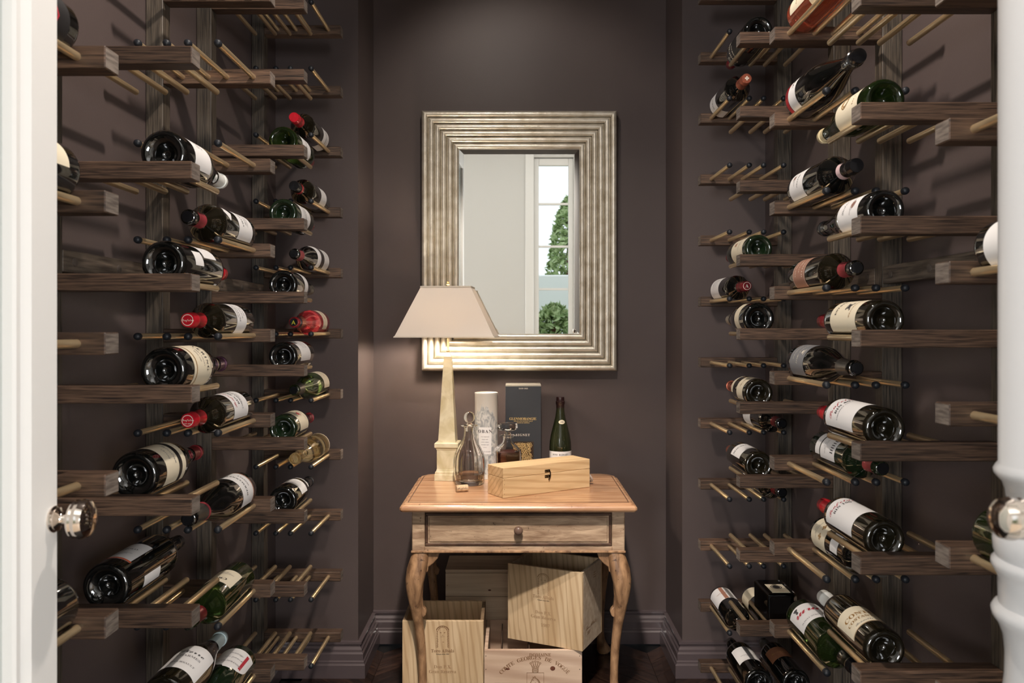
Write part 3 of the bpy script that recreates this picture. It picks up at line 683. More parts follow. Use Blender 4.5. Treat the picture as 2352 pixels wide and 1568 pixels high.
bottle('R', 'E', -.5, 2, 'neck-out bottle mostly hidden under dark rail, lower, red neck foil', 'bordeaux', .0385, cap=C_dkred, capend=C_black,
       labels=[W(.03, .11, half=80)], ang=170, bands=[(.286, .2995, C_black)])
bottle('R', 'E', -.9, 1, 'dark bottle with brown-striped white label, lowest beside right pilaster', 'bordeaux', .0375, cap=C_black,
       labels=[W(.02, .12, half=65, text=[(M_tan, [T('Lafite', .0, .012, 'script')])], stripes=[(0, 1, 9, M_tan, -10)])], ang=115)
bottle('R', 'E', -.9, 2, 'cream-labelled bottle half hidden behind the square decanter bottle', 'bordeaux', .0375, cap=C_black,
       labels=[W(.01, .09, half=65, m=M_cream)], ang=130)
# square spirit bottle lying on the rear dowels of the far right column
S = SIDES['R']; zf = S['planes']['D'][0]
hb = -.8+DH['D']-TOPOFF+DR+.0006
sq = thing('square_bottle', 'square thick-glass spirit bottle, nearly black, lying in lower right rack', 'bottle', (.735, zf+RT+.004, CAMH+hb), group='bottles lying in the right rack')
link('glass_body', box_me('glass_body', -.041, .041, 0, .132, 0, .078, .006, 3), mat('thick_dark_glass', (190, 180, 170), .02, trans=1, ior=1.45), sq)
link('spirit', box_me('spirit', -.033, .033, .006, .122, .006, .070, .003), mat('black_spirit', (6, 4, 3), .05), sq)
lb = link('label', box_me('label', -.024, .026, .012, .085, .0781, .0785), M_cream, sq)
V, FC = text_flat([('◉', 0, .008, .040, 'plain')])
decal('lettering', V, FC, M_ink, lb, (.001, .05, .0785), (1, 0, 0), (0, 1, 0))
link('neck', lathe_me('neck', [(0, 0), (.016, 0), (.013, .01), (.013, .04), (.016, .042), (.016, .07), (0, .07)], 20), C_black, sq, (0, .131, .039), (R(-90), 0, 0))

# ------------------------------------------------------------------ mirror
mx0, mx1 = (967-CX)/F*3.215, (1418-CX)/F*3.215
mz1, mz0 = CAMH+(CY-252)/F*3.215, CAMH+(CY-852)/F*3.215
mcx, mcz = (mx0+mx1)/2, (mz0+mz1)/2; hw_, hh_ = (mx1-mx0)/2, (mz1-mz0)/2
mir = thing('wall_mirror', 'rectangular wall mirror in ribbed silver-leaf frame on dark back wall', 'mirror', (mcx, YB, mcz))
nb = 6; bw = .0245
for b in range(nb):
    # bead b from the outside in; each side its own mitred half-round piece
    for sx, sz, horiz in ((0, 1, True), (0, -1, True), (-1, 0, False), (1, 0, False)):
        o0 = b*bw; ring0 = []; ring1 = []
        dep = .050-.0045*b
        sec = [(0, 0)]+[(bw/2-bw/2*math.cos(math.pi*k/8), dep-.013+.013*math.sin(math.pi*k/8)) for k in range(9)]+[(bw, 0)]
        A, B = hw_, hh_
        for (u, d) in sec:
            t = o0+u
            if horiz: ring0.append((-(A-t), -d, sz*(B-t))); ring1.append(((A-t), -d, sz*(B-t)))
            else: ring0.append((sx*(A-t), -d, -(B-t))); ring1.append((sx*(A-t), -d, (B-t)))
        nsub = 2
        me = loft_me('frame_bead', [ring0, ring1], True, 50)
        link('frame_bead', me, M_silver, mir)
gi = nb*bw; gx, gz = hw_-gi, hh_-gi; bv = .020
yg = -.014
link('mirror_glass', mk('mirror_glass', [(-gx+bv, yg, -gz+bv), (gx-bv, yg, -gz+bv), (gx-bv, yg, gz-bv), (-gx+bv, yg, gz-bv)], [[0, 1, 2, 3]]), M_mirror, mir)
ins = [(-gx+bv, yg, -gz+bv), (gx-bv, yg, -gz+bv), (gx-bv, yg, gz-bv), (-gx+bv, yg, gz-bv)]
outs = [(-gx-.004, yg+.0007, -gz-.004), (gx+.004, yg+.0007, -gz-.004), (gx+.004, yg+.0007, gz+.004), (-gx-.004, yg+.0007, gz+.004)]
for k in range(4):
    link('bevelled_edge', mk('bevelled_edge', [outs[k], outs[(k+1) % 4], ins[(k+1) % 4], ins[k]], [[0, 1, 2, 3]]), M_mirror, mir)
link('backing_board', box_me('backing_board', -hw_+.01, hw_-.01, -.009, -.0005, -hh_+.01, hh_-.01), M_bead, mir)

# ------------------------------------------------------------------ side table
TT = CAMH-.566                      # table top height
tx, ty = .0095, 2.915
tab = thing('side_table', 'antique honey wood side table with drawer and cabriole legs', 'table', (tx, ty, 0))
HX, HY = .385, .283
def outl(off):
    a, b = HX-off, HY-off; c = .055-off*.4; e = .006
    return [(-a+e, -b), (a-e, -b), (a, -b+e), (a, b-c), (a-c*.45, b-c*.25), (a-c, b), (-a+c, b), (-a+c*.45, b-c*.25), (-a, b-c), (-a, -b+e)]
rings = []
for off, z in ((.016, -.030), (.004, -.027), (0, -.021), (0, -.014), (.003, -.0085), (.008, -.0065), (.011, -.0062), (.0125, -.002), (.016, 0)):
    rings.append([(x, y, TT+z) for x, y in outl(off)])
link('table_top', loft_me('table_top', rings, False), M_honey, tab)
oa, ob = outl(.0235), outl(.0262); n_ = len(oa)
link('edge_groove', mk('edge_groove', [(x, y, TT+.0003) for x, y in oa+ob], [[k, (k+1) % n_, n_+(k+1) % n_, n_+k] for k in range(n_)]), M_bead, tab)
AX, AY0, AY1 = .350, -.238, .262
az1, az0 = TT-.030, TT-.166
def tb(nm, x0, x1, y0, y1, z0, z1, m, b=.002, parent=tab): return link(nm, box_me(nm, x0, x1, y0, y1, z0, z1, b), m, parent)
for sx in (-1, 1):
    x0, x1 = (-AX, -AX+.042) if sx < 0 else (AX-.042, AX)
    tb('corner_block', x0, x1, AY0, AY0+.042, az0, az1, M_apron, .003)
    tb('corner_block', x0, x1, AY1-.042, AY1, az0, az1, M_apron, .003)
    tb('side_apron', x0+(.006 if sx < 0 else .016), x1-(.016 if sx < 0 else .006), AY0+.042, AY1-.042, az0, az1, M_apron)
tb('back_apron', -AX+.042, AX-.042, AY1-.025, AY1-.006, az0, az1, M_apron)
tb('front_rail', -AX+.042, AX-.042, AY0+.003, AY0+.03, az1-.008, az1, M_apron, .001)
tb('front_rail', -AX+.042, AX-.042, AY0+.003, AY0+.03, az0, az0+.016, M_apron, .001)
tb('lip_moulding', -AX-.003, AX+.003, AY0-.004, AY0+.004, az0-.004, az0+.003, M_leg, .0015)
dz0, dz1, dx = az0+.0175, az1-.0095, AX-.0435
dw = link('drawer', box_me('drawer', -dx, dx, AY0+.006, AY0+.03, dz0, dz1, .002), M_apron, tab)
bt = .009
for (x0, x1, z0, z1) in ((-dx, dx, dz1-bt, dz1), (-dx, dx, dz0, dz0+bt), (-dx, -dx+bt, dz0+bt, dz1-bt), (dx-bt, dx, dz0+bt, dz1-bt)):
    link('bead_moulding', box_me('bead_moulding', x0, x1, AY0+.001, AY0+.0065, z0, z1, .0018), M_bead, dw)
link('drawer_panel', box_me('drawer_panel', -dx+.013, dx-.013, AY0+.0028, AY0+.007, dz0+.013, dz1-.013, .002), M_apron, dw)
link('knob', lathe_me('knob', [(0, 0), (.007, 0), (.0062, .006), (.009, .010), (.0140, .014), (.0150, .019), (.0130, .025), (.008, .0285), (0, .0295)], 24), M_knobw, dw, (0, AY0+.003, (dz0+dz1)/2), (R(90), 0, 0))
# cabriole legs
def leg_me():
    # (height fraction from top in metres below az0, half width, outward offset)
    zs = [(0, .0275, 0), (.018, .0300, .004), (.059, .0342, .013), (.09, .0318, .019), (.115, .0282, .0215), (.145, .0240, .0210), (.171, .0212, .0185), (.205, .0185, .0140), (.24, .0165, .009), (.285, .0152, .004), (.334, .0144, 0), (.39, .0138, -.0028), (.436, .0138, -.0036), (.465, .0155, -.001), (.487, .0205, .005), (.502, .0255, .010), (.512, .0265, .011), (.5215, .0200, .009)]
    rings = []
    for h, w, off in zs:
        n = 20; e = 3.2 if h < .05 else 2.3; ring = []
        for k in range(n):
            a = 2*math.pi*k/n; c, s_ = math.cos(a), math.sin(a)
            rr = w/((abs(c)**e+abs(s_)**e)**(1/e))
            ring.append((-off+rr*c, -off+rr*s_, -h))
        rings.append(ring)
    return loft_me('leg', rings)
LEGM = leg_me(); scale_leg = (az0-.001)/.5215
def pxleg(x, y): return ((x-CX)/F*2.69, (CY-y)/F*2.69+CAMH)
br_px = [(978, 1268), (1010, 1268), (1006, 1281), (994, 1294), (984, 1301), (983, 1311), (976, 1316), (972, 1340), (970, 1372), (972, 1392), (977, 1397), (980, 1404), (977, 1413), (971, 1417), (966, 1410), (963, 1385), (960, 1345), (962, 1310), (966, 1285)]
lx0 = -AX+.0285
brp = [(px-(tx+lx0), pz-az0) for px, pz in (pxleg(*p) for p in br_px)]
for sx in (-1, 1):
    for sy in (-1, 1):
        x = sx*(AX-.0285); y = AY0+.0285 if sy < 0 else AY1-.0285
        lg = link('leg', LEGM, M_leg, tab, (x, y, az0-.0005)); lg.scale = (-sx*1.0, -sy*1.0, scale_leg)
        b = link('scroll_bracket', prism_me('scroll_bracket', [(u*(-sx), w) for u, w in brp], -.011, .011), M_leg, tab, (x, y+(-.008 if sy < 0 else .008), az0-.0005))
        md = b.modifiers.new('bevel', 'BEVEL'); md.width = .003; md.segments = 2

# ------------------------------------------------------------------ lamp
lxp, lyp = (1029-CX)/F*3.075, 3.075
lamp = thing('table_lamp', 'table lamp with cream marble obelisk base and white rectangular tapered shade', 'lamp', (lxp, lyp, TT), (0, 0, R(-4)))
def sqr(w, z, d=None): d = d or w; return [(-w, -d, z), (w, -d, z), (w, d, z), (-w, d, z)]
link('lamp_base', loft_me('lamp_base', [sqr(w, z) for w, z in ((.0445, .0005), (.0445, .021), (.0425, .024), (.0425, .031), (.0385, .036), (.0375, .041), (.0365, .042), (.0365, .112), (.0385, .116), (.0385, .119), (.0445, .124), (.0445, .138), (.042, .141))], False), M_marble, lamp)
link('obelisk', loft_me('obelisk', [sqr(.0325, .141), sqr(.0140, .462), sqr(.0070, .477), sqr(.003, .478)], False), M_marble, lamp)
link('stem', lathe_me('stem', [(0, .476), (.006, .476), (.007, .484), (.0045, .487), (.0045, .53), (.011, .532), (.012, .536), (.012, .56), (0, .56)], 16), C_cream, lamp)
sh_b, sh_t = .535, .724
def frus(w0, d0, z0, w1, d1, z1, th):
    o = [sqr(w0, z0, d0), sqr(w1, z1, d1)]; i_ = [sqr(w0-th, z0, d0-th), sqr(w1-th, z1, d1-th)]
    v = o[0]+o[1]+i_[0]+i_[1]; f = []
    for k in range(4):
        j = (k+1) % 4
        f += [[k, j, 4+j, 4+k], [8+j, 8+k, 12+k, 12+j], [j, k, 8+k, 8+j], [4+k, 4+j, 12+j, 12+k]]
    return mk('lamp_shade', v, f)
link('lamp_shade', frus(.184, .103, sh_b, .092, .058, sh_t, .0015), M_shade, lamp)
for (w0, d0, z0, w1, d1, z1) in ((.1865, .1055, sh_b-.001, .1845, .1035, sh_b+.004), (.0950, .061, sh_t-.004, .0945, .0605, sh_t+.0012)):
    me = frus(w0, d0, z0, w1, d1, z1, .0035); me.name = 'shade_trim'; link('shade_trim', me, mat('shade_trim_linen', (226, 216, 200), .7), lamp)
link('shade_holder', tube_me('shade_holder', [(-.088, 0, sh_t-.01), (0, 0, sh_t-.006), (.088, 0, sh_t-.01)], .0016, 6), C_cream, lamp)
link('harp', tube_me('harp', [(0, 0, .555)]+[(.028*math.sin(a), 0, .64-.085*math.cos(a)) for a in [k*.31 for k in range(1, 11)]]+[(0, 0, .7255)], .0014, 6), C_cream, lamp)
link('finial', lathe_me('finial', [(0, 0), (.005, 0), (.003, .003), (.0065, .008), (.003, .013), (.0045, .017), (0, .021)], 14), M_gold, lamp, (0, 0, .7265))
mb = bpy.data.materials.new('bulb_glow'); mb.use_nodes = True; b_ = mb.node_tree.nodes['Principled BSDF']; b_.inputs['Emission Color'].default_value = (1, .87, .72, 1); b_.inputs['Emission Strength'].default_value = 300
link('light_bulb', lathe_me('light_bulb', [(0, 0), (.012, 0), (.014, .012), (.026, .035), (.028, .05), (.022, .066), (.010, .075), (0, .077)], 20), mb, lamp, (0, 0, .5605))

# ------------------------------------------------------------------ on the table
def glassy(name, label, loc, rot=(0, 0, 0)): return thing(name, label, 'decanter', loc, rot, 'decanters on the side table')
fl_mod = lambda i0, i1, n, amp: (lambda i, a: 1-(amp*abs(math.sin(n*a/2)) if i0 <= i <= i1 else 0))
d1 = glassy('round_decanter', 'round fluted crystal decanter with ball stopper and a little pale spirit', ((1078-CX)/F*2.965, 2.965, TT+.0003))
outp = [(0, 0), (.042, 0), (.049, .003), (.0535, .014), (.0570, .040), (.0582, .070), (.0576, .092), (.0530, .112), (.0430, .132), (.0315, .151), (.0225, .170), (.0188, .190), (.0188, .207), (.026, .2105), (.031, .2135), (.031, .217), (.024, .219), (.0175, .2185)]
inp = [(.0155, .214), (.0155, .190), (.0190, .170), (.0280, .150), (.0395, .131), (.0495, .111), (.0540, .091), (.0546, .070), (.0534, .040), (.0490, .018), (.030, .013), (0, .012)]
link('decanter_body', lathe_me('decanter_body', outp+inp, 72, fl_mod(3, 10, 18, .035), 60), M_crystal, d1)
link('spirit', lathe_me('spirit', [(0, .0118), (.0298, .0128), (.0488, .0182), (.0530, .040), (0, .040)], 36), M_dregs, d1)
link('stopper', lathe_me('stopper', [(0, .192), (.0125, .193), (.0145, .2155), (.009, .221), (.0085, .224), (.014, .228), (.0195, .236), (.0208, .2445), (.0185, .254), (.012, .2615), (.005, .2645), (0, .265)], 32), M_crystal, d1)
d2 = glassy('square_decanter', 'square whisky decanter with flat octagonal stopper behind pine box', ((1166-CX)/F*2.968, 2.968, TT+.0003), (0, 0, R(8)))
def rsq(w, z, e=7, n=40):
    return [((w/((abs(math.cos(2*math.pi*k/n))**e+abs(math.sin(2*math.pi*k/n))**e)**(1/e)))*math.cos(2*math.pi*k/n), (w/((abs(math.cos(2*math.pi*k/n))**e+abs(math.sin(2*math.pi*k/n))**e)**(1/e)))*math.sin(2*math.pi*k/n), z) for k in range(n)]
rr = [rsq(.042, 0), rsq(.0455, .004), rsq(.0470, .115), rsq(.0455, .127), rsq(.038, .136, 4), rsq(.024, .147, 2.5), rsq(.0170, .160, 2), rsq(.0165, .170, 2), rsq(.029, .174, 2), rsq(.0295, .179, 2), rsq(.019, .183, 2), rsq(.0135, .183, 2), rsq(.0130, .160, 2), rsq(.020, .146, 2.5), rsq(.034, .133, 4), rsq(.0410, .125), rsq(.0415, .115), rsq(.0400, .015)]
link('decanter_body', loft_me('decanter_body', rr, True, 50), M_crystal, d2)
link('whisky', loft_me('whisky', [rsq(.0398, .0152), rsq(.0412, .114), rsq(.041, .121)], True, 50), M_spirit, d2)
st = [(0, .166), (.012, .166), (.0128, .183), (.010, .189), (.011, .194), (.030, .197), (.0365, .201), (.0365, .218), (.033, .222), (0, .2225)]
link('stopper', lathe_me('stopper', st, 8, sharp=20), M_crystal, d2)
# tin tube with mountain print
tr = .0437; tyy = 3.10
tube = thing('whisky_tube', 'tall pale cylindrical tin with grey mountain print and label', 'tin', ((1117-CX)/F*tyy, tyy, TT+.0003))
link('tin_body', lathe_me('tin_body', [(0, 0), (tr, 0), (tr+.0006, .002), (tr, .004), (tr, .318), (tr+.0006, .320), (tr, .324), (tr-.002, .3245), (tr-.0025, .321), (0, .321)], 40), M_tubeg, tube)
tprof = [(tr, 0), (tr, .33)]
rock = mat('mountain_print', (150, 152, 152), .5, rgb2=(202, 200, 194), nscale=60, detail=10, contrast=(.42, .58), stretch=(1, 1, .55), dist=1.5)
v = []; f = []; N = 60
for k in range(N+1):
    a = R(-90)-R(150)+R(300)*k/N; q = (k/N-.5)*10
    ztop = .275-.018*abs(q+.3)**1.25+.008*math.sin(q*7)+.006*math.sin(q*17+1)
    for w in (0, .25, .5, .75, 1):
        z = .02+(max(.06, ztop)-.02)*w; v.append(((tr+.0004)*math.cos(a), (tr+.0004)*math.sin(a), z))
for k in range(N):
    for w in range(4): o = k*5+w; f.append([o, o+5, o+6, o+1])
link('mountain_print', mk('mountain_print', v, f, True), rock, tube)
ta = math.atan2(-tyy, -tube.location.x)-.12
tl = arc_label('label', tprof, .095, .196, ta, R(32), parent=tube, m=M_paper, off=.0012)
arc_text(tprof, .145, ta, [('OBAN', 0, .036, .0165, 'serif', 1.25)], M_ink, tl, off=.0018)
arc_text(tprof, .145, ta, [T('west highland', .016, .005), T('single malt', .006, .005), T('scotch whisky', -.004, .005), T('distilled and', -.014, .005), T('bottled', -.024, .004), T('AGED 14 YEARS', -.040, .0055)], M_inkg, tl, off=.0018)
# dark gift box
bx0, bx1 = (1161-CX)/F*3.122, (1243-CX)/F*3.122; bh = .351; bxc = (bx0+bx1)/2; bwid = (bx1-bx0)/2
gb = thing('whisky_gift_box', 'tall charcoal whisky gift box with gold honeycomb window at back', 'box', (bxc, 3.122, TT+.0003))
link('box_body', box_me('box_body', -bwid, bwid, 0, .118, 0, bh-.006, .0012), M_card, gb)
link('box_lid', box_me('box_lid', -bwid+.0005, bwid-.0005, .0005, .1175, bh-.006, bh, .0008), M_cardtop, gb)
bb = gb.children[0]
def onbox(lines, m): V, FC = text_flat(lines); return decal('lettering', V, FC, m, bb, (0, 0, 0), (1, 0, 0), (0, 0, 1))
onbox([T('ESTD 1843', bh-.014, .0068)], M_inkp)
onbox([('GLENMORANGIE', -.002, bh-.130, .0135, 'serif', .88), T('HIGHLAND SINGLE MALT', bh-.139, .0058), T('SCOTCH WHISKY', bh-.1455, .0058)], M_gold)
onbox([('SIGNET', -.002, bh-.192, .0125, 'serif', 1.25)], M_inkp)
pw0, pw1, pz0, pz1 = -.032, .034, .055, bh-.222
link('window_frame', prism_me('window_frame', [(pw0-.005, pz0-.005), (pw1+.005, pz0-.005), (pw1+.005, pz1+.005), (pw0-.005, pz1+.005)], -.0012, .0002), mat('frame_bronze', (70, 58, 48), .4, metal=.5), gb)
mg = mat('honeycomb_gold', (226, 196, 136), .3, metal=.5)
mg2 = mat('honeycomb_dark', (54, 36, 24), .4)
link('window_back', prism_me('window_back', [(pw0, pz0), (pw1, pz0), (pw1, pz1), (pw0, pz1)], -.0016, -.0011), mg2, gb)
rn = random.Random(4); v = []; f = []
for iy in range(12):
    for ix in range(9):
        cx_ = pw0+.004+ix*.0078+(.0039 if iy % 2 else 0)+rn.uniform(-.001, .001); cz_ = pz0+.004+iy*.0066+rn.uniform(-.001, .001)
        if cx_ > pw1-.003 or cz_ > pz1-.003: continue
        o = len(v); ro, ri = rn.uniform(.0040, .0046), rn.uniform(.0016, .0026)
        for k in range(8):
            a = k*math.pi/4; v.append((cx_+ro*math.cos(a), -.0019, cz_+ro*math.sin(a))); v.append((cx_+ri*math.cos(a), -.0019, cz_+ri*math.sin(a)))
        for k in range(8): j = (k+1) % 8; f.append([o+2*k, o+2*j, o+2*j+1, o+2*k+1])
hc = link('honeycomb', mk('honeycomb', v, f), mg, gb); hc['kind'] = 'stuff'
# standing burgundy bottle
sb = thing('standing_bottle', 'upright dark green bottle with oval neck badge behind pine box', 'bottle', ((1287-CX)/F*3.15, 3.15, TT+.0003))
pb = prof_champ(.0425, .30); link('glass_body', glass_mesh('champagne', .0425, .30), mat('dusty_green_glass', (26, 32, 16), .1, spec=.8, coat=.4, rgb2=(44, 46, 28), nscale=14), sb)
pbb = [(.0425, .011)]+pb
link('capsule', sleeve(pbb, .262, .302), mat('wax_dark', (44, 24, 24), .25, coat=.6, bump=1, bscale=160), sb)
a0 = R(-92)
nl = arc_label('neck_badge', pbb, .200, .216, a0+.22, R(30), shape='oval', parent=sb, m=M_cream)
arc_text(pbb, .208, a0+.22, [T('1990', 0, .006)], M_ink, nl)
bl = arc_label('label', pbb, .035, .097, a0, R(78), parent=sb, m=M_paper)
arc_text(pbb, .085, a0, [('DOM  RUINART', 0, 0, .0085, 'serif')], M_ink, bl)
# cork
ck = thing('wine_cork', 'stubby printed wine cork lying in front of the round decanter', 'cork', ((1061-CX)/F*2.83, 2.83, TT+.0125), (0, 0, R(20)))
link('cork_body', lathe_me('cork_body', [(0, -.021), (.0105, -.021), (.0118, -.0195), (.0118, .0195), (.0105, .021), (0, .021)], 20), M_cork, ck, (0, 0, 0), (0, R(90), 0))
V, FC = text_flat([('Penfolds', 0, 0, .0095, 'script')])
vv = [(u, -.0122*math.cos(v_/.0122), .0122*math.sin(v_/.0122)+.002) for u, v_ in V]
link('lettering', mk('lettering', vv, FC), M_ink, ck.children[0], (0, 0, 0), (0, R(-90), 0))
# pine bottle box with clasp
th = math.atan2(.196, .307)
wb = thing('pine_bottle_box', 'pale pine bottle box with bronze clasp and white rope handle', 'box', (-.0407, 2.717, TT+.0003), (0, 0, th))
LW, DWd, HB = .364, .102, .1005
bb1 = link('box_body', box_me('box_body', 0, LW, 0, DWd, 0, .066, .0012), M_pinebox, wb)
lid = box_me('lid', 0, LW, 0, DWd, 0, HB-.0668, .0012)
lo = link('lid', lid, M_pinebox, wb, (0, 0, .0668))
for k in (0,):
    for z in (.012, .028, .044, .060): link('joint_pin', box_me('joint_pin', .0035, .0052, -.0003, .0006, z, z+.003), mat('joint_line', (150, 116, 78), .6), bb1)
cl = link('clasp', box_me('clasp', .168, .190, -.0016, -.0002, .0705, .080, .0006), M_bronze, wb)
link('clasp_plate', box_me('clasp_plate', .168, .190, -.0016, -.0002, .052, .0615, .0006), M_bronze, cl)
link('clasp_hook', tube_me('clasp_hook', [(.186, -.003, .077), (.189, -.004, .070), (.189, -.004, .058), (.186, -.004, .050), (.182, -.004, .047), (.184, -.004, .044)], .0018, 8), M_bronze, cl)
for (x, z) in ((.172, .075), (.181, .075), (.172, .057), (.181, .057)): link('pin', lathe_me('pin', [(0, 0), (.0014, 0), (.001, .001), (0, .0012)], 8), M_gold, cl, (x, -.0016, z), (R(90), 0, 0))
link('rope_handle', tube_me('rope_handle', [(LW+.001, .022, .050)]+[(LW+.003+.040*math.sin(a), .022+.028-.028*math.cos(a), .050-.040*math.sin(a)) for a in [k*math.pi/10 for k in range(1, 10)]]+[(LW+.001, .078, .050)], .0046, 10), M_rope, wb)

# ------------------------------------------------------------------ crates under the table
def crate(name, label, loc, rz, Wd, Dp, H, t, mf, ms, open_top=True, inside=None):
    c = thing(name, label, 'crate', loc, (0, 0, rz), 'wooden wine crates under the table')
    fp = link('front_panel', box_me('front_panel', 0, Wd, 0, t, 0, H, .001), mf, c)
    link('back_panel', box_me('back_panel', 0, Wd, Dp-t, Dp, 0, H, .001), mf, c)
    link('side_panel', box_me('side_panel', 0, t, t, Dp-t, 0, H, .001), ms, c)
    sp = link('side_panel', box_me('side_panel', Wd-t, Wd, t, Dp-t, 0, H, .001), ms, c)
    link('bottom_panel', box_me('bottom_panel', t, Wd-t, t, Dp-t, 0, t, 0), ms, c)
    return c, fp, sp
def emblem(cx_, cy_, s):
    """bearded head mark: hood, strands, eyes"""
    V = []; FC = []
    def quad(p): o = len(V); V.extend([(cx_+a*s, cy_+b*s) for a, b in p]); FC.append(list(range(o, o+len(p))))
    n = 12
    for r0, r1 in ((.42, .50), (.30, .34)):
        for k in range(n):
            a, b = math.pi*k/n, math.pi*(k+1)/n
            quad([(r0*math.cos(a), .45+r0*math.sin(a)*.75), (r1*math.cos(a), .45+r1*math.sin(a)*.75), (r1*math.cos(b), .45+r1*math.sin(b)*.75), (r0*math.cos(b), .45+r0*math.sin(b)*.75)])
    rn = random.Random(3)
    for k in range(9):
        a = math.pi*(k+.5)/9; quad([(.34*math.cos(a)-.03, .45+.34*.75*math.sin(a)), (.34*math.cos(a)+.03, .45+.34*.75*math.sin(a)), (.43*math.cos(a)+.02, .45+.43*.75*math.sin(a)), (.43*math.cos(a)-.02, .45+.43*.75*math.sin(a))])
    for sx in (-1, 1):
        for j in range(10):
            y = .42-j*.13; w = rn.uniform(.0, .04)
            quad([(sx*(.33+w), y), (sx*.38, y+.02), (sx*(.46+w*.3), y-.07), (sx*.40, y-.11)])
            quad([(sx*.48, y), (sx*.50, y), (sx*.50, y-.10), (sx*.48, y-.10)])
        quad([(sx*.08, .28), (sx*.20, .33), (sx*.20, .27), (sx*.10, .24)])
    quad([(-.06, .10), (.06, .10), (.05, .07), (-.05, .07)]); quad([(-.16, -.02), (.16, -.02), (.15, -.04), (-.15, -.04)])
    quad([(-.02, -.42), (.12, -.42), (.12, -.45), (-.02, -.45)])
    return V, FC
def marks(fp, Wd, H, m1, m2, dx=0, year=None, s=.044, top=.050):
    V, FC = emblem(Wd/2+dx, H-top, s); decal('emblem', V, FC, m1, fp, (0, 0, 0), (1, 0, 0), (0, 0, 1))
    L1 = [('Toro Albalá', Wd/2+dx, H-.1005, .0155, 'serif')]
    L2 = [('Bodegas desde 1922', Wd/2+dx, H-.1115, .0050, 'serif')]
    L3 = [('Don P.X.', Wd/2+dx, H-.154, .0155, 'serif'), ('Gran Reserva', Wd/2+dx, H-.170, .0155, 'serif')]
    if year: L3.append((year, Wd/2+dx+.008, H-.196, .0150, 'serif'))
    for L, m in ((L1, m1), (L2, M_ink), (L3, m2)):
        V, FC = text_flat(L); decal('lettering', V, FC, m, fp, (0, 0, 0), (1, 0, 0), (0, 0, 1))
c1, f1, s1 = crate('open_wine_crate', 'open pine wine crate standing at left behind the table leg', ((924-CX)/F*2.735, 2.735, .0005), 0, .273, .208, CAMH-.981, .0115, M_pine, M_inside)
marks(f1, .273, CAMH-.981, M_burn, M_burnl, -.001, top=.052)
c2, f2, s2 = crate('open_wine_crate', 'turned open pine wine crate stacked on the crest-marked crate, right', (.224-.277*math.cos(R(25)), 2.72+.277*math.sin(R(25)), CAMH-1.0785+.0006), R(-25), .277, .20, .2625, .011, M_pine, M_pineback)
marks(f2, .277, .2625, M_burnl, M_burnl, -.004, '1987', top=.055)
V, FC = text_flat([('≡', .12, .225, .045, 'plain')])
decal('lettering', V, FC, M_burnl, s2, (.277, .0, 0), (0, 1, 0), (0, 0, 1))
V, FC = text_flat([('Toro Albalá', .085, .065, .020, 'script'), ('1987', .06, .045, .014, 'serif')])
decal('lettering', V, FC, M_burn, s2, (.277, .0, 0), (0, 1, 0), (0, 0, 1))
H3 = CAMH-1.0785
c3x = (1112-CX)/F*2.735
c3, f3, s3 = crate('crested_wine_crate', 'pinkish pine crate marked with crown and arched lettering, front centre floor', (c3x, 2.735, .0005), 0, .329, .290, H3-.0005, .012, M_pink, M_pink)
Wd = .329; V = []; FC = []
def arc_str(s, cxx, czz, rad, size, step, start=None):
    n = len(s); tot = step*(n-1); a = R(90)+tot/2
    for k, ch in enumerate(s):
        if ch != ' ':
            vs, fs = text_geo(ch, 'serif'); an = a-k*step; o = len(V)
            for (u, w) in vs:
                u2, w2 = u*size, w*size; rad2 = rad+w2
                V.append((cxx+rad2*math.cos(an)+u2*math.sin(an), czz+rad2*math.sin(an)-u2*math.cos(an)))
            FC.extend([[i+o for i in q] for q in fs])
arc_str('COMTE GEORGES DE VOGÜÉ', .169, H3-.178, .152, .0180, R(4.5))
v2, f2_ = text_flat([('DOMAINE', .188, H3-.0165, .0150, 'serif')]); o = len(V); V += v2; FC += [[i+o for i in q] for q in f2_]
v2, f2_ = text_flat([('♕', .172, H3-.058, .052, 'plain')]); o = len(V); V += v2; FC += [[i+o for i in q] for q in f2_]
def fr(x0, x1, z0, z1, w):
    for (a, b, c, d) in ((x0, x1, z1-w, z1), (x0, x1, z0, z0+w), (x0, x0+w, z0, z1), (x1-w, x1, z0, z1)):
        o = len(V); V.extend([(a, c), (b, c), (b, d), (a, d)]); FC.append([o, o+1, o+2, o+3])
fr(.143, .201, H3-.150, H3-.076, .0012)
v2, f2_ = text_flat([('♘', .172, H3-.112, .055, 'plain')]); o = len(V); V += v2; FC += [[i+o for i in q] for q in f2_]
v2, f2_ = text_flat([('CHAMBOLLE', Wd/2-.09, H3-.115, .012, 'serif'), ('MUSIGNY', Wd/2+.09, H3-.115, .012, 'serif')]); o = len(V); V += v2; FC += [[i+o for i in q] for q in f2_]
decal('lettering', V, FC, M_burn, f3, (0, 0, 0), (1, 0, 0), (0, 0, 1))
for kx, kz, kr, kf in ((Wd*.70, H3-.062, .0085, .9), (Wd*.24, H3-.064, .0075, .45)):
    link('knot', mk('knot', [(kx+kr*math.cos(a), -.0004, kz+kr*kf*math.sin(a)) for a in [k*math.pi/8 for k in range(16)]], [list(range(16))]), M_knot, f3)
for sx in (.006, Wd-.008):
    for z in (H3-.02, H3-.065, .03): link('nail', lathe_me('nail', [(0, 0), (.0018, 0), (.0014, .0008), (0, .001)], 8), M_nickel, f3, (sx, 0, z), (R(90), 0, 0))
for x in (.055, .15): link('divider', box_me('divider', x, x+.004, .013, .277, .013, H3-.012, 0), M_divider, c3)
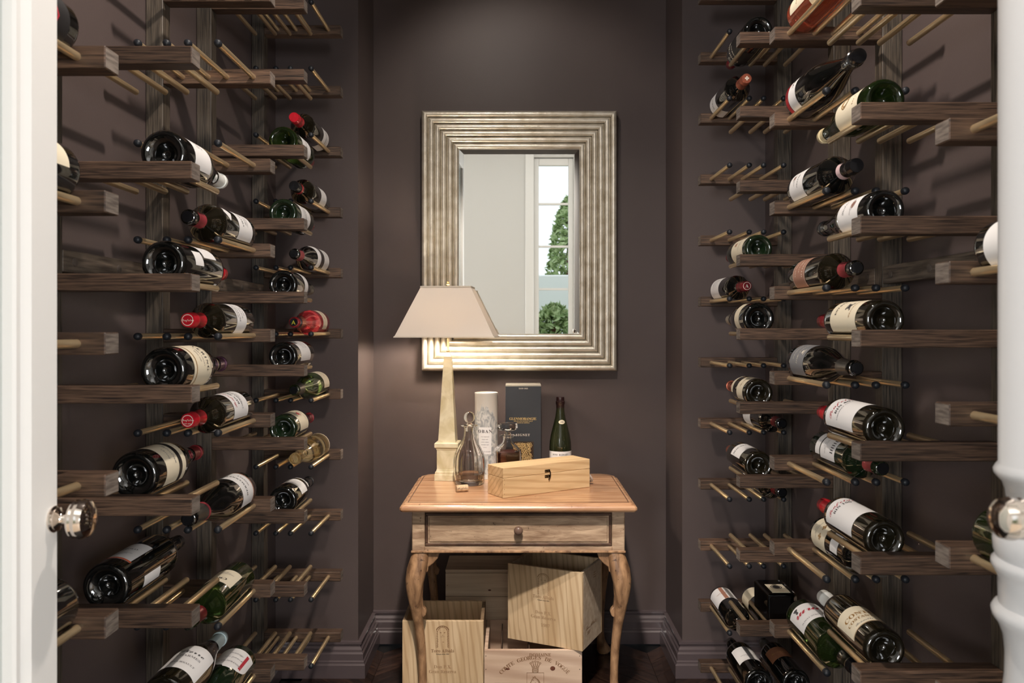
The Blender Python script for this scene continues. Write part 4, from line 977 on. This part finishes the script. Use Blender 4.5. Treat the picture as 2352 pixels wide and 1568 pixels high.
# closed crate at the back
zb4 = 3.035
c4x = (1023-CX)/F*zb4; H4 = CAMH-(1308-CY)/F*zb4
c4 = thing('closed_wine_crate', 'closed weathered pine crate standing behind the open crates', 'crate', (c4x, zb4, .0005), (0, 0, 0), 'wooden wine crates under the table')
link('crate_body', box_me('crate_body', .001, .329, .001, .189, 0, H4-.010, .001), M_pineback, c4)
link('lid', box_me('lid', 0, .33, 0, .19, H4-.0095, H4, .0012), M_pineback, c4)
zz_ = 0
for k in range(4):
    a, b = k*(H4-.012)/4, (k+1)*(H4-.012)/4-.0015
    link('plank', box_me('plank', .001, .329, -.0045, .0005, a, b, .001), M_pineback, c4)
for x in (.008, .32):
    for z in (.03, .12, .2, .3): link('nail', lathe_me('nail', [(0, 0), (.0018, 0), (.0014, .0008), (0, .001)], 8), M_nickel, c4, (x, -.0045, z), (R(90), 0, 0))
link('knot', mk('knot', [(.165+.006*math.cos(a), -.0049, H4-.075+.003*math.sin(a)) for a in [k*math.pi/8 for k in range(16)]], [list(range(16))]), M_knot, c4)

# ------------------------------------------------------------------ doors, knobs, turned column
def knob_me():
    return lathe_me('door_knob', [(0, -.001), (.0150, -.001), (.0155, .002), (.0130, .004), (.0135, .006), (.008, .009), (.006, .012), (.006, .018), (.009, .021), (.018, .0225), (.0215, .0245), (.0225, .027), (.0215, .0295), (.0222, .0315), (.0232, .0345), (.0220, .038), (.0205, .041), (.013, .045), (0, .046)], 32, sharp=35)
def leaf_door(nm, X, y0, y1, knob_y, knob_h, side, ks=1.0, ka=None):
    d = struct(bpy.data.objects.new(nm, None)); COL.objects.link(d); d.location = (X, y0, 0); s = side
    def p(name, x0, x1, a, b, z0, z1, m=M_white, bev=.004): return link(name, box_me(name, min(x0, x1), max(x0, x1), a, b, z0, z1, bev), m, d)
    L = y1-y0; tk = .042*s
    p('stile', 0, tk, L-.075, L, .01, 2.55, bev=.012); p('stile', 0, tk, 0, .08, .01, 2.55)
    for z0, z1 in ((.01, .24), (2.44, 2.55)): p('rail', .0005*s, tk*.99, .08, L-.075, z0, z1, M_white)
    p('moulding', .004*s, tk*.9, L-.0875, L-.075, .24, 2.44, M_white, .003)
    p('moulding', .004*s, tk*.9, .08, .092, .24, 2.44, M_white, .003)
    p('pane', .018*s, .023*s, .085, L-.080, .235, 2.445, M_pane, 0)
    k = link('door_knob', knob_me(), M_nickel, d, (0, knob_y-y0, CAMH+knob_h), (0, R(-90*s), 0)); k.scale = (ks, ks, ka or ks)
    return d
leaf_door('door_2', -.548, .42, .985, .966, -.2255, -1, 1.02)
leaf_door('door_3', .468, .42, .735, .700, -.163, 1, .80, 1.27)
cp = [(.0605, 2.72), (.0605, CAMH-.136), (.0625, CAMH-.1385), (.0650, CAMH-.1430), (.0645, CAMH-.147), (.0618, CAMH-.1505), (.0575, CAMH-.155), (.0545, CAMH-.164), (.0530, CAMH-.175), (.0545, CAMH-.185), (.0590, CAMH-.193), (.0635, CAMH-.203), (.0658, CAMH-.214), (.0650, CAMH-.225), (.0630, CAMH-.231), (.0668, CAMH-.235), (.0672, CAMH-.240), (.0640, CAMH-.246), (.0612, CAMH-.252), (.0605, CAMH-.279), (.0645, CAMH-.281), (.0672, CAMH-.286), (.0660, CAMH-.292), (.0610, CAMH-.299), (.0565, CAMH-.311), (.0545, CAMH-.330), (.0550, CAMH-.352), (.0600, CAMH-.40), (.0640, CAMH-.46), (.0600, CAMH-.52), (.0520, CAMH-.60), (.0540, CAMH-.75), (.0660, CAMH-.80), (.0680, CAMH-.82), (.0600, CAMH-.84), (.0600, .10), (.070, .09), (.070, .0), (0, 0)]
colm = thing('turned_column', 'white turned wooden column at right edge in front of the rack', 'column', (.550, .81, 0))
link('column_shaft', lathe_me('column_shaft', [(0, 2.72)]+cp, 48, sharp=60), mat('white_lacquer', (190, 190, 190), .3, coat=.3), colm)
